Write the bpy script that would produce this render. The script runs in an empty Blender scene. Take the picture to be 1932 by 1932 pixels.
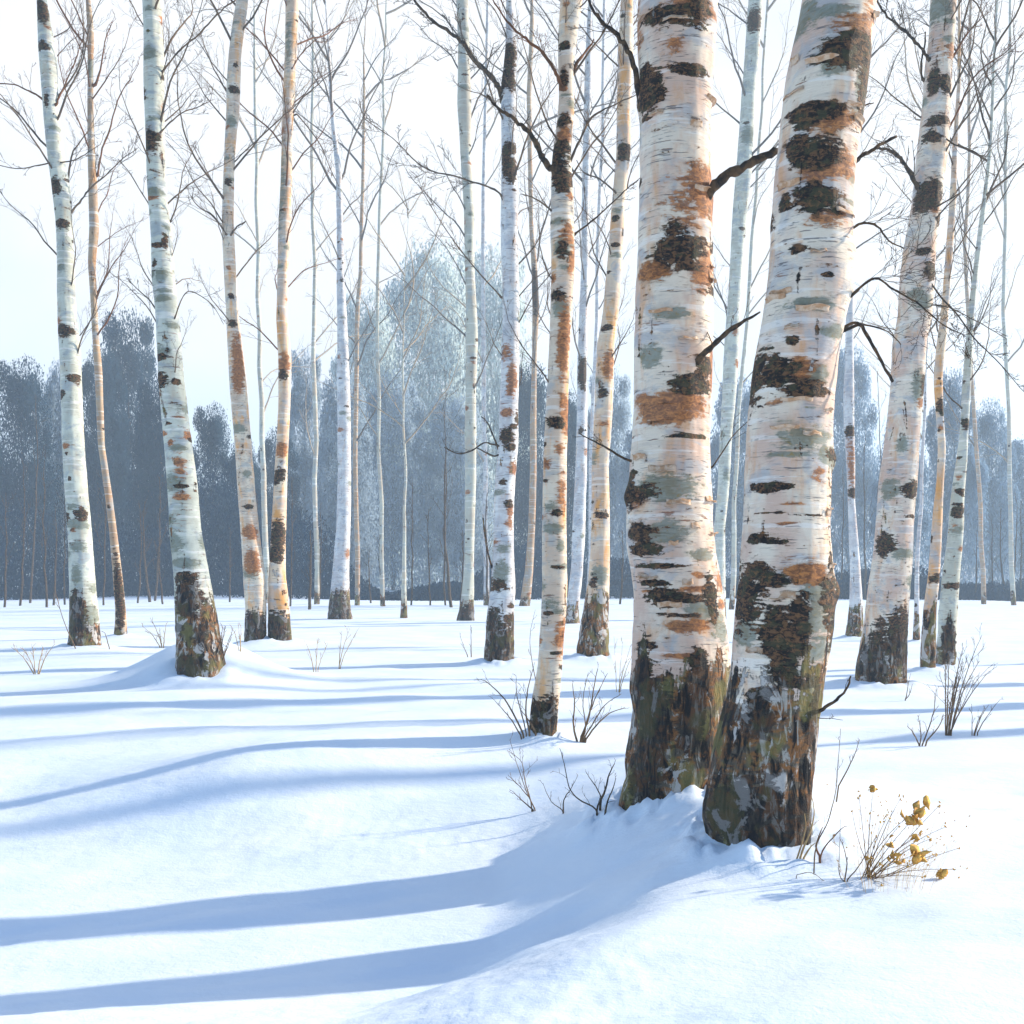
import bpy, math, random
import numpy as np
from mathutils import Vector, Matrix, Quaternion

random.seed(7)
RNG = np.random.RandomState(11)
S = bpy.context.scene
COL = bpy.context.scene.collection

# ------------------------------------------------------------------ camera model (units of a 1932 px wide picture)
W = 1932.0; F = 2072.0; YH = 1090.0; CAMH = 1.3
def ray(x, y, d):
    return Vector(((x - W/2)/F*d, d, CAMH - (y - YH)/F*d))

SUN_AZ = (1.0, 0.30)          # towards the sun: right and a little behind the trees
SUN_EL = math.radians(25)

# ------------------------------------------------------------------ numpy noise
def _h(ix, iy, iz, s):
    n = (ix.astype(np.int64)*374761393 + iy.astype(np.int64)*668265263 + iz.astype(np.int64)*1274126177 + s*974634777) & 0xFFFFFFFF
    n = ((n ^ (n >> 13))*1274126177) & 0xFFFFFFFF
    n = (n ^ (n >> 16)) & 0xFFFFFFFF
    return n.astype(np.float64)/4294967295.0
def vn(x, y, z, s=0):
    x, y, z = np.broadcast_arrays(np.asarray(x, float), np.asarray(y, float), np.asarray(z, float))
    x0 = np.floor(x); y0 = np.floor(y); z0 = np.floor(z)
    fx = x-x0; fy = y-y0; fz = z-z0
    fx = fx*fx*fx*(fx*(fx*6-15)+10); fy = fy*fy*fy*(fy*(fy*6-15)+10); fz = fz*fz*fz*(fz*(fz*6-15)+10)
    r = 0
    for a in (0, 1):
        for b in (0, 1):
            for c in (0, 1):
                w = (fx if a else 1-fx)*(fy if b else 1-fy)*(fz if c else 1-fz)
                r = r + w*_h(x0+a, y0+b, z0+c, s)
    return r*2-1
def fbm(x, y, z, s=0, o=4, g=.5):
    r = 0; a = 1; t = 0
    for i in range(o):
        r = r + a*vn(x, y, z, s+i*17); t += a
        a *= g; x = np.asarray(x)*2.03; y = np.asarray(y)*2.03; z = np.asarray(z)*2.03
    return r/t
def sst(x, a, b):
    t = np.clip((x-a)/(b-a), 0, 1)
    return t*t*(3-2*t)

# ------------------------------------------------------------------ terrain
def g2(x, y, cx, cy, sx, sy, rot=0.0):
    c, s = math.cos(rot), math.sin(rot)
    u = (x-cx)*c + (y-cy)*s; v = -(x-cx)*s + (y-cy)*c
    return np.exp(-(u*u/(2*sx*sx) + v*v/(2*sy*sy)))
COLLARS = []
def H(x, y, fine=True):
    x = np.asarray(x, float); y = np.asarray(y, float)
    far = sst(np.hypot(x, y), 14, 60)
    h = 0.0
    # the ground falls away to the near left of the two big birches, shaped to widen their shade
    x0 = .50 - .42*np.clip(5.2-y, 0, 3) + .12*vn(x*.9, y*.9, 0, 71) + .05*vn(x*3, y*3, 0, 72)
    h = h - 0.34*sst(x0-x, -.52, .52)*(1 - sst(y, 5.4, 8.6))*(.45 + .55*sst(y, 3.4, 4.6))
    h = h + 0.10*g2(x, y, 1.15, 6.0, 0.8, 0.55, .15)
    h = h + 0.52*g2(x, y, -3.85, 13.8, .62, .75) + .10*g2(x, y, -3.0, 13.2, 1.2, .5, .2)
    h = h + 0.20*g2(x, y, -1.75, 7.5, .75, .42, .30) + .10*g2(x, y, -.5, 8.3, .8, .3, .2)
    h = h + 0.06*g2(x, y, -1.6, 9.0, 1.6, .4, .15)
    h = h + 0.09*g2(x, y, 3.9, 8.9, 1.3, .5, .2)
    h = h + 0.08*g2(x, y, -4.3, 11.0, 2.0, .5, .2)
    h = h + 0.05*g2(x, y, 2.6, 4.3, 1.2, .5, .3)
    h = h + 0.07*(1-far)*fbm(x*.35, y*.55, 0, 3, 3)
    h = h + 0.25*far*fbm(x*.06, y*.06, 0, 9, 2)
    # wind drifts, long ridges along the wind
    u = x*.93 + y*.36; v = -x*.36 + y*.93
    near = 1 - sst(np.hypot(x, y), 8, 30)
    h = h + (0.010 + 0.022*near)*fbm(u*.7 + fbm(u*.3, v*.6, 0, 40, 2), v*2.3, 0, 21, 3)
    for (cx, cy, r, hh) in COLLARS:
        dd = np.hypot(x-cx, y-cy)
        h = h + hh*np.exp(-((dd - r*1.25)/(r*.8))**2)*(.65 + .35*vn(x*6/(.3+r), y*6/(.3+r), 0, 5)) + hh*.6*np.exp(-(dd/(r*3.2))**2)
        if fine and cy < 12:
            h = h + .030*np.exp(-((dd - r*1.15)/(r*.55+.02))**2)*(vn(x*24, y*24, 0, 81) + .6*vn(x*11, y*11, 0, 82))
    if fine:
        nf = 1 - sst(np.hypot(x, y), 5, 16)
        m = sst(vn(x*.8, y*1.1, 0, 61), -.2, .6)
        h = h + nf*(0.006*m*fbm(u*5, v*11, 0, 31, 3) + 0.0035*m*vn(x*34, y*34, 0, 37))
    return h
def ground_hit(x, y):
    d = 2.0*np.exp(np.arange(1, 2700)*.0016)
    xx = (x - W/2)/F*d; zz = CAMH - (y - YH)/F*d
    below = np.nonzero(zz <= H(xx, d, False))[0]
    return ray(x, y, float(d[below[0]]) if len(below) else 140.0)

# ------------------------------------------------------------------ node helper
class NT:
    def __init__(s, name):
        s.m = bpy.data.materials.new(name); s.m.use_nodes = True
        s.t = s.m.node_tree; s.t.nodes.clear()
    def n(s, typ, **k):
        o = s.t.nodes.new(typ)
        for a, b in k.items(): setattr(o, a, b)
        return o
    def put(s, sock, v):
        if isinstance(v, bpy.types.NodeSocket): s.t.links.new(v, sock)
        else:
            if sock.type == 'RGBA' and len(v) == 3: v = (*v, 1)
            sock.default_value = v
    def math(s, op, a, b=0.0, c=None, clamp=False):
        o = s.n('ShaderNodeMath', operation=op, use_clamp=clamp)
        s.put(o.inputs[0], a); s.put(o.inputs[1], b)
        if c is not None: s.put(o.inputs[2], c)
        return o.outputs[0]
    def scale(s, vec, sc):
        o = s.n('ShaderNodeMapping'); s.put(o.inputs['Vector'], vec); o.inputs['Scale'].default_value = sc
        return o.outputs[0]
    def noise(s, vec, sc=(1, 1, 1), detail=3, rough=.55, dist=0.0):
        o = s.n('ShaderNodeTexNoise'); s.put(o.inputs['Vector'], s.scale(vec, sc))
        o.inputs['Scale'].default_value = 1; o.inputs['Detail'].default_value = detail
        o.inputs['Roughness'].default_value = rough; o.inputs['Distortion'].default_value = dist
        return o.outputs['Fac']
    def ss(s, v, a, b, lo=0.0, hi=1.0):
        o = s.n('ShaderNodeMapRange', interpolation_type='SMOOTHSTEP')
        s.put(o.inputs[0], v); o.inputs[1].default_value = a; o.inputs[2].default_value = b
        o.inputs[3].default_value = lo; o.inputs[4].default_value = hi
        return o.outputs[0]
    def mix(s, f, a, b):
        o = s.n('ShaderNodeMix', data_type='RGBA')
        s.put(o.inputs[0], f); s.put(o.inputs[6], a); s.put(o.inputs[7], b)
        return o.outputs[2]
    def out(s, color, rough=.8, bump=None, bs=.3, bd=.01, spec=.25, extra=None):
        b = s.n('ShaderNodeBsdfPrincipled'); s.put(b.inputs['Base Color'], color)
        s.put(b.inputs['Roughness'], rough); b.inputs['Specular IOR Level'].default_value = spec
        if bump is not None:
            u = s.n('ShaderNodeBump'); u.inputs['Strength'].default_value = bs; u.inputs['Distance'].default_value = bd
            s.put(u.inputs['Height'], bump); s.put(b.inputs['Normal'], u.outputs[0])
        o = s.n('ShaderNodeOutputMaterial'); s.t.links.new(b.outputs[0], o.inputs[0])
        return b

def bark(name, light=(.78, .73, .66), pink=(.66, .58, .54), grey=(.50, .54, .58), warm=(.72, .36, .13), warm_amt=.35,
         dark=(.012, .010, .010), dark2=(.17, .085, .04), moss=(.16, .17, .12), k=1.0, lent=1.0, rust=(.17, .055, .016)):
    t = NT(name)
    tc = t.n('ShaderNodeTexCoord'); oi = t.n('ShaderNodeObjectInfo')
    ad = t.n('ShaderNodeVectorMath', operation='MULTIPLY_ADD')
    cb = t.n('ShaderNodeCombineXYZ')
    for i in range(3): t.put(cb.inputs[i], t.math('MULTIPLY', oi.outputs['Random'], 37.0))
    ad2 = t.n('ShaderNodeVectorMath', operation='ADD'); t.put(ad2.inputs[0], tc.outputs['Object']); t.put(ad2.inputs[1], cb.outputs[0])
    P = ad2.outputs[0]
    at = t.n('ShaderNodeAttribute', attribute_name='marks')
    sp = t.n('ShaderNodeSeparateColor'); t.t.links.new(at.outputs['Color'], sp.inputs[0])
    R, G, B, A = sp.outputs[0], sp.outputs[1], sp.outputs[2], at.outputs['Alpha']
    col = t.mix(t.ss(t.noise(P, (2.2*k, 2.2*k, 1.6*k), 4, .6), .40, .60), light, pink)
    col = t.mix(t.math('MULTIPLY', t.ss(t.noise(P, (2.6*k, 2.6*k, 4.2*k), 5, .6, .6), .50, .64), .75), col, grey)
    wm = t.ss(t.noise(P, (5*k, 5*k, 1.5*k), 5, .62, .4), .56-.10*warm_amt, .70)
    col = t.mix(t.math('MULTIPLY', wm, warm_amt), col, warm)
    # pale peeling bands round the stem
    bandn = t.noise(P, (1.2*k, 1.2*k, 16*k), 4, .6)
    col = t.mix(t.ss(bandn, .56, .63, 0, .45), col, (.86, .84, .80))
    col = t.mix(t.ss(bandn, .40, .33, 0, .30), col, (.42, .37, .33))
    # lenticels: thin horizontal dashes
    zone = t.ss(t.noise(P, (1.6*k, 1.6*k, 2.8*k), 3), .40, .62)
    l1 = t.ss(t.noise(P, (7*k, 7*k, 75*k), 3, .55), .60, .66)
    l2 = t.ss(t.noise(P, (3.0*k, 3.0*k, 34*k), 4, .6), .635, .675)
    le = t.math('MULTIPLY', t.math('MAXIMUM', t.math('MULTIPLY', l1, zone), l2), .85*lent)
    lc = t.mix(t.ss(t.noise(P, (3*k, 3*k, 9*k), 2), .5, .62), (.16, .15, .15), (.24, .09, .04))
    col = t.mix(le, col, lc)
    # marked patches with ragged edges
    np_ = t.noise(P, (19*k, 19*k, 34*k), 6, .72, .8)
    nq = t.noise(P, (7*k, 7*k, 13*k), 5, .62, .8)
    nl = t.noise(P, (3.6*k, 3.6*k, 17*k), 4, .6, .9)
    nn = t.math('SUBTRACT', t.math('ADD', t.math('ADD', t.math('MULTIPLY', np_, .55), t.math('MULTIPLY', nq, .7)), t.math('MULTIPLY', nl, .8)), 1.025)
    def patch(ch, w=1.05, lo=.34, hi=.44): return t.ss(t.math('MULTIPLY_ADD', nn, w*1.6, ch), lo, hi)
    mcol = t.mix(t.ss(nq, .42, .58), moss, (.22, .25, .21))
    mcol = t.mix(t.ss(np_, .55, .68), mcol, (.22, .17, .05))
    col = t.mix(t.math('MULTIPLY', t.math('ADD', t.math('MULTIPLY', patch(B, 1.1, .40, .50), .55), patch(B, 1.0, .12, .62)), .56), col, mcol)
    rcol = t.mix(t.ss(np_, .42, .62), rust, (.50, .19, .05))
    col = t.mix(t.math('MULTIPLY', t.math('ADD', t.math('MULTIPLY', patch(G, 1.2, .36, .46), .7), patch(G, 1.0, .10, .62)), .54), col, rcol)
    # rough cleft bark at the foot
    cr = t.noise(P, (15*k, 15*k, 4.2*k), 5, .65, .9)
    cr2 = t.noise(P, (34*k, 34*k, 14*k), 4, .6, .4)
    bcol = t.mix(t.ss(cr, .40, .53), (.007, .007, .008), t.mix(t.ss(nq, .42, .56), (.11, .09, .065), (.27, .115, .035)))
    bcol = t.mix(t.ss(cr, .565, .62, 0, .85), bcol, (.46, .43, .38))
    bcol = t.mix(t.ss(t.noise(P, (5*k, 5*k, 3*k), 4), .50, .60, 0, .65), bcol, (.20, .18, .055))
    wz = t.noise(P, (4.5*k, 4.5*k, 3.2*k), 5, .66, .7)
    bcol = t.mix(t.ss(wz, .555, .60, 0, .9), bcol, (.56, .53, .50))
    nv = t.math('MULTIPLY_ADD', t.noise(P, (8*k, 8*k, 1.6*k), 4, .6, .5), 2.2, -1.1)
    pa = t.ss(t.math('ADD', t.math('MULTIPLY_ADD', nn, .9, nv), A), .36, .46)
    col = t.mix(pa, col, bcol)
    dcol = t.mix(t.ss(np_, .48, .58), dark, dark2)
    dcol = t.mix(t.ss(t.noise(P, (11*k, 11*k, 15*k), 4, .6), .50, .60, 0, .8), dcol, (.055, .055, .028))
    dcol = t.mix(t.ss(t.noise(P, (23*k, 23*k, 30*k), 3, .6), .57, .66, 0, .7), dcol, (.22, .11, .045))
    dcol = t.mix(pa, dcol, t.mix(.62, bcol, (.012, .012, .014)))
    dk = patch(R)
    col = t.mix(dk, col, dcol)
    hgt = t.math('ADD', t.math('MULTIPLY', le, -.25), t.math('MULTIPLY', dk, t.math('MULTIPLY_ADD', np_, 1.2, -.3)))
    hgt = t.math('ADD', hgt, t.math('MULTIPLY', pa, t.math('MULTIPLY_ADD', cr, 3.2, t.math('MULTIPLY', cr2, .8))))
    hgt = t.math('ADD', hgt, t.math('MULTIPLY', t.noise(P, (10*k, 10*k, 60*k), 5, .6), .35))
    t.out(col, .72, hgt, .9, .016/k)
    return t.m

def simple(name, c1, c2, sc=6.0, rough=.85, bs=.3):
    t = NT(name); tc = t.n('ShaderNodeTexCoord'); P = tc.outputs['Object']
    n1 = t.noise(P, (sc, sc, sc), 4, .6)
    t.out(t.mix(t.ss(n1, .38, .62), c1, c2), rough, t.noise(P, (sc*5, sc*5, sc*5), 3), bs, .004)
    return t.m

M = {}
M['big'] = bark('pale_birch_bark_large', light=(.77, .67, .54), pink=(.64, .46, .36), grey=(.40, .42, .44), warm=(.68, .32, .11), warm_amt=.6, k=1.5)
M['cool'] = bark('cool_birch_bark', light=(.60, .62, .53), pink=(.47, .48, .40), grey=(.32, .37, .40), warm=(.66, .40, .18), warm_amt=.25, k=1.2, lent=.7)
M['warm'] = bark('warm_birch_bark', light=(.74, .64, .50), pink=(.62, .48, .36), grey=(.42, .43, .42), warm=(.80, .38, .10), warm_amt=.75, k=1.5)
M['orange'] = bark('orange_birch_bark', light=(.74, .60, .44), pink=(.62, .46, .34), grey=(.36, .40, .44), warm=(.72, .34, .09), warm_amt=.95, k=1.0, lent=.6)
M['white'] = bark('white_birch_bark', light=(.68, .69, .68), pink=(.54, .52, .52), grey=(.38, .42, .48), warm=(.72, .36, .12), warm_amt=.3, k=1.5)
M['brown'] = bark('brown_sapling_bark', light=(.46, .34, .22), pink=(.38, .26, .17), grey=(.34, .36, .36), warm=(.50, .24, .09), warm_amt=.8, k=1.0, lent=.4)
M['pale'] = bark('pale_far_birch_bark', light=(.52, .52, .43), pink=(.46, .42, .34), grey=(.38, .43, .42), warm=(.62, .42, .24), warm_amt=.4, k=.7, lent=.3)
M['twig'] = simple('grey_brown_twig_bark', (.075, .062, .052), (.20, .135, .085), 9)
M['twig_rust'] = simple('red_brown_twig_bark', (.20, .085, .04), (.11, .06, .035), 9)
M['twig_pale'] = simple('pale_twig_bark', (.30, .27, .23), (.42, .32, .22), 9)
M['twig_far'] = simple('far_twig_bark', (.12, .11, .10), (.20, .16, .13), 9)
M['limb'] = simple('dark_limb_bark', (.025, .022, .020), (.12, .075, .04), 22, .85, .8)
M['stem'] = simple('dry_stem_bark', (.10, .065, .04), (.24, .15, .08), 14)
M['curl'] = simple('peeling_bark', (.62, .48, .36), (.46, .27, .15), 30)
M['leaf'] = simple('golden_leaf', (.72, .44, .10), (.50, .25, .05), 30, .7)
M['straw'] = simple('straw', (.50, .34, .16), (.36, .22, .10), 20)

# ------------------------------------------------------------------ mesh builders
class MB:
    def __init__(s): s.v = []; s.f = []
    def tube(s, pts, rad, n=5):
        k = len(pts)
        if k < 2: return
        base = len(s.v); up = Vector((.13, .37, .91))
        for i in range(k):
            d = (pts[min(i+1, k-1)] - pts[max(i-1, 0)])
            if d.length < 1e-9: d = Vector((0, 0, 1))
            d.normalize()
            a = d.cross(up)
            if a.length < .05: a = d.cross(Vector((1, 0, 0)))
            a.normalize(); b = d.cross(a)
            for j in range(n):
                t = 2*math.pi*j/n
                s.v.append(pts[i] + (a*math.cos(t) + b*math.sin(t))*rad[i])
        for i in range(k-1):
            for j in range(n):
                p = base+i*n+j; q = base+i*n+(j+1) % n
                s.f.append((p, q, q+n, p+n))
        c = len(s.v); s.v.append(pts[-1] + (pts[-1]-pts[-2]).normalized()*rad[-1])
        for j in range(n): s.f.append((base+(k-1)*n+j, base+(k-1)*n+(j+1) % n, c))
    def mesh(s, name, mat, smooth=True):
        m = bpy.data.meshes.new(name); m.from_pydata([tuple(v) for v in s.v], [], s.f); m.update()
        m.materials.append(mat)
        if smooth: m.polygons.foreach_set('use_smooth', [True]*len(m.polygons))
        return m
def link(name, mesh, parent=None, loc=None):
    o = bpy.data.objects.new(name, mesh); COL.objects.link(o)
    if parent: o.parent = parent
    if loc is not None: o.location = loc
    return o
def tag(o, label, cat, group=None):
    o['label'] = label; o['category'] = cat
    if group: o['group'] = group
    return o
def empty(name, loc):
    o = bpy.data.objects.new(name, None); o.empty_display_size = .2; COL.objects.link(o); o.location = loc
    return o

def wander(p, d, L, r0, r1, rng, seg=6, wob=.16, rise=.06):
    pts = [p.copy()]; rad = [r0]; d = d.normalized()
    for i in range(seg):
        d = (d + Vector((rng.gauss(0, wob), rng.gauss(0, wob), rng.gauss(0, wob) + rise))).normalized()
        pts.append(pts[-1] + d*(L/seg)); t = (i+1)/seg
        rad.append(r0 + (r1-r0)*t)
    return pts, rad
def at_len(pts, t):
    f = t*(len(pts)-1); i = min(int(f), len(pts)-2); f -= i
    return pts[i].lerp(pts[i+1], f), (pts[i+1]-pts[i]).normalized()
def side_twigs(mb, pts, L, r, rng, n, level, rise=.10, ang=(.45, .9), tmin=.15, rmin=.0012):
    for q in range(n):
        t = tmin + (1-tmin)*((q + rng.random())/n)
        p, d = at_len(pts, min(t, .98))
        a = Vector((rng.gauss(0, 1), rng.gauss(0, 1), rng.gauss(0, 1)))
        a = (a - d*a.dot(d)).normalized()
        th = rng.uniform(*ang)
        nd = d*math.cos(th) + a*math.sin(th) + Vector((0, 0, .15))
        l = L*(1-.65*t)*rng.uniform(.35, .75)
        rr = max(r*(1-.6*t)*.5, rmin)
        pp, ra = wander(p, nd, l, rr, max(rr*.35, rmin*.6), rng, 5 if level > 1 else 4, .17, rise)
        mb.tube(pp, ra, 4 if level > 1 else 3)
        if level > 0: side_twigs(mb, pp, l, rr, rng, max(2, int(n*.55)), level-1, rise, ang, .2, rmin)

# pool of shared branch meshes (length 1, along +Z)
POOL = {}
def pool(kind):
    if kind in POOL: return POOL[kind]
    matk, r0, rmin, nt, lev = {'near': ('twig', .0085, .0011, 9, 2), 'rust': ('twig_rust', .0085, .0011, 8, 2),
                    'far': ('twig_far', .009, .0015, 8, 1), 'farpale': ('twig_pale', .009, .0015, 8, 1)}[kind]
    L = []
    for i in range(9):
        rng = random.Random(100 + i*7 + len(kind))
        mb = MB()
        pts, rad = wander(Vector((0, 0, 0)), Vector((0, 0, 1)), 1.0, r0, rmin, rng, 12, .11, .02)
        mb.tube(pts, rad, 5)
        side_twigs(mb, pts, .62, r0*.6, rng, nt, lev, .05, (.4, .8), .12, rmin)
        L.append(mb.mesh('branch', M[matk]))
    POOL[kind] = L
    return L

def trunk_mesh(pts, d, mat, seed, nc, step, extend=2.5, flare=0.0, marks=(), base_y=None, rough=(.4, .9), auto=0,
               auto_big=.0, bumps=(), wob=.035, lobes=5, fixed_top=None, hdepth=0.0, base0=None):
    """pts: (px x, px y, px width) from the top down to the foot; returns mesh, foot point, centre line sampler"""
    s = d/F
    arr = np.array(pts, float)
    zz = CAMH - (arr[:, 1]-YH)*s; xx = (arr[:, 0]-W/2)*s; rr = arr[:, 2]*s/2
    order = np.argsort(zz); zz = zz[order]; xx = xx[order]; rr = rr[order]
    foot = Vector((xx[0], d, base0.z))
    # tail below the snow and extension above the frame
    zz = np.concatenate([[zz[0]-.35], zz]); xx = np.concatenate([[xx[0]-(xx[1]-xx[0])*.3], xx]); rr = np.concatenate([[rr[0]*1.12], rr])
    if fixed_top is None:
        top = max(zz[-1]+extend, 0)
        sl = (xx[-1]-xx[-3])/(zz[-1]-zz[-3])
        n = 4
        for i in range(1, n+1):
            t = i/n
            zz = np.append(zz, zz[-1] + (top-zz[-1])/(n-i+1)); xx = np.append(xx, xx[-1] + sl*.6*(extend/n) + random.Random(seed+i).gauss(0, .03)*extend/n)
            rr = np.append(rr, max(rr[-1]*(.72 if t < .9 else .25), .006))
    nz = max(20, int((zz[-1]-zz[0])/step))
    Z = np.linspace(zz[0], zz[-1], nz)
    # smooth interpolation
    def sm(v):
        y = np.interp(Z, zz, v); k = max(3, int(.05*nz/ (1+.0)))//2*2+1
        k = min(k, 2*int(max(2, .12/step))+1)
        yp = np.pad(y, k//2, mode='edge'); return np.convolve(yp, np.ones(k)/k, 'valid')
    X = sm(xx); R = sm(rr)
    Y = d + hdepth*(Z-foot.z) + .25*R[0]*vn(Z*.5, 0, seed, 3)
    th = np.linspace(0, 2*math.pi, nc, endpoint=False)
    ZG, TG = np.meshgrid(Z, th, indexing='ij')
    RG = R[:, None]*np.ones_like(TG); XG = X[:, None]; YG = Y[:, None]
    cx = np.cos(TG); sy = np.sin(TG)
    rm = float(np.median(R))
    hz = ZG - foot.z
    A = 1 - sst(hz, rough[0]*1.0, rough[1])             # rough foot bark mask
    nz1 = fbm(cx*1.3, sy*1.3, ZG*.55/max(rm, .05)*.35, seed, 3)
    disp = 1 + wob*nz1*1.6
    fl = np.exp(-np.clip(hz, 0, None)/(rm*2.2))
    disp = disp + flare*fl*(.45 + .55*np.cos(TG*lobes + 2.5*vn(hz*2/max(rm, .05)*.3, seed, 0, 1) + seed))
    # cleft bark relief
    cl = fbm(cx*4.5, sy*4.5, ZG*1.6/max(rm, .05)*.35, seed+5, 4, .6)
    disp = disp + A*.075*cl + (1-A)*.012*cl
    disp = disp + .010*vn(cx*2, sy*2, ZG*14, seed+9)
    marr = np.zeros((nz, nc, 4)); marr[..., 3] = np.clip(A, 0, 1)
    px_of = lambda z: YH + (CAMH - z)/s
    PY = px_of(Z)
    def stamp(ang, z0, ra, rz, ch, st=1.0):
        i0 = np.searchsorted(Z, z0-rz*2.2); i1 = np.searchsorted(Z, z0+rz*2.2)
        if i1 <= i0: return
        da = (TG[i0:i1] - ang + math.pi) % (2*math.pi) - math.pi
        q = np.sqrt((da/ra)**2 + ((ZG[i0:i1]-z0)/rz)**2)
        v = st*np.clip(1.22 - q*.67, 0, 1)
        marr[i0:i1, :, ch] = np.maximum(marr[i0:i1, :, ch], v)
    for (mx, my, rx, ry, chs) in marks:
        z0 = CAMH - (my-YH)*s; cxp = (mx-W/2)*s
        x0 = float(np.interp(z0, Z, X)); r0 = float(np.interp(z0, Z, R))
        o = max(-.98, min(.98, (cxp-x0)/r0))
        ang = -math.acos(o)            # front side faces -Y
        co = max(.45, math.sqrt(1-o*o))
        for c in chs:
            st = 1.0
            if c == 'r': st = .62
            if c == 'm': st = .62
            if c == 'd': st = .62
            stamp(ang, z0, rx*s/r0/co, ry*s, {'D': 0, 'R': 1, 'M': 2, 'B': 3, 'r': 1, 'm': 2, 'd': 0}[c], st)
    rg = random.Random(seed*3+1)
    for i in range(auto):
        z0 = rg.uniform(Z[0], Z[-1]); r0 = float(np.interp(z0, Z, R))
        t = rg.random()
        if t < .30: stamp(rg.uniform(0, 6.283), z0, rg.uniform(.25, .5), r0*rg.uniform(.10, .22), 0)
        elif t < .45: stamp(rg.uniform(0, 6.283), z0, rg.uniform(.3, .55), r0*rg.uniform(.3, .8), 0, .75)
        elif t < .72: stamp(rg.uniform(0, 6.283), z0, rg.uniform(.4, 1.0), r0*rg.uniform(.2, .5), 2, .8)
        else: stamp(rg.uniform(0, 6.283), z0, rg.uniform(.3, .7), r0*rg.uniform(.15, .6), 1, .75)
    for (bx, by, br, amt) in bumps:
        z0 = CAMH - (by-YH)*s; cxp = (bx-W/2)*s
        x0 = float(np.interp(z0, Z, X)); r0 = float(np.interp(z0, Z, R))
        o = max(-1, min(1, (cxp-x0)/r0)); ang = -math.acos(o)
        da = (TG - ang + math.pi) % (2*math.pi) - math.pi
        q2 = (da*r0/(br*s))**2 + ((ZG-z0)/(br*s))**2
        disp = disp + amt*np.exp(-q2*1.1)*(.8 + .4*vn(cx*6, sy*6, ZG*6/rm*.3, seed+50))
    # knots swell a little
    disp = disp + .03*marr[..., 0]*(.4+.6*vn(cx*5, sy*5, ZG*9, seed+3))
    RR = RG*disp
    VX = XG + RR*cx; VY = YG + RR*sy
    V = np.stack([VX-foot.x, VY-foot.y, ZG-foot.z], -1).reshape(-1, 3)
    i = np.arange(nz-1)[:, None]; j = np.arange(nc)[None, :]
    a = i*nc + j; b = i*nc + (j+1) % nc
    Fc = np.stack([a, b, b+nc, a+nc], -1).reshape(-1, 4)
    m = bpy.data.meshes.new('trunk')
    V = np.vstack([V, [[X[-1]-foot.x, Y[-1]-foot.y, Z[-1]-foot.z+float(R[-1])]]])
    nv = len(V); nq = len(Fc); tip = nv-1; lastr = (nz-1)*nc
    tris = [(lastr+q, lastr+(q+1) % nc, tip) for q in range(nc)]
    m.from_pydata(V.tolist(), [], Fc.tolist() + tris); m.update()
    ca = m.color_attributes.new('marks', 'FLOAT_COLOR', 'POINT')
    full = np.vstack([marr.reshape(-1, 4), [[0, 0, 0, 0]]]).astype(np.float32)
    ca.data.foreach_set('color', full.ravel())
    m.polygons.foreach_set('use_smooth', [True]*len(m.polygons))
    m.materials.append(mat)
    def centre(z):     # world z -> point, radius
        return Vector((float(np.interp(z, Z, X)), float(np.interp(z, Z, Y)), z)), float(np.interp(z, Z, R))
    return m, foot, centre, float(Z[-1])

TREES = []   # filled below: first pass finds the feet so that the snow can be heaped round them
def tree(kind, label, pts, mat, foot=None, **k):
    TREES.append(dict(kind=kind, label=label, pts=pts, mat=mat, foot=foot, k=k))

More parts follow.
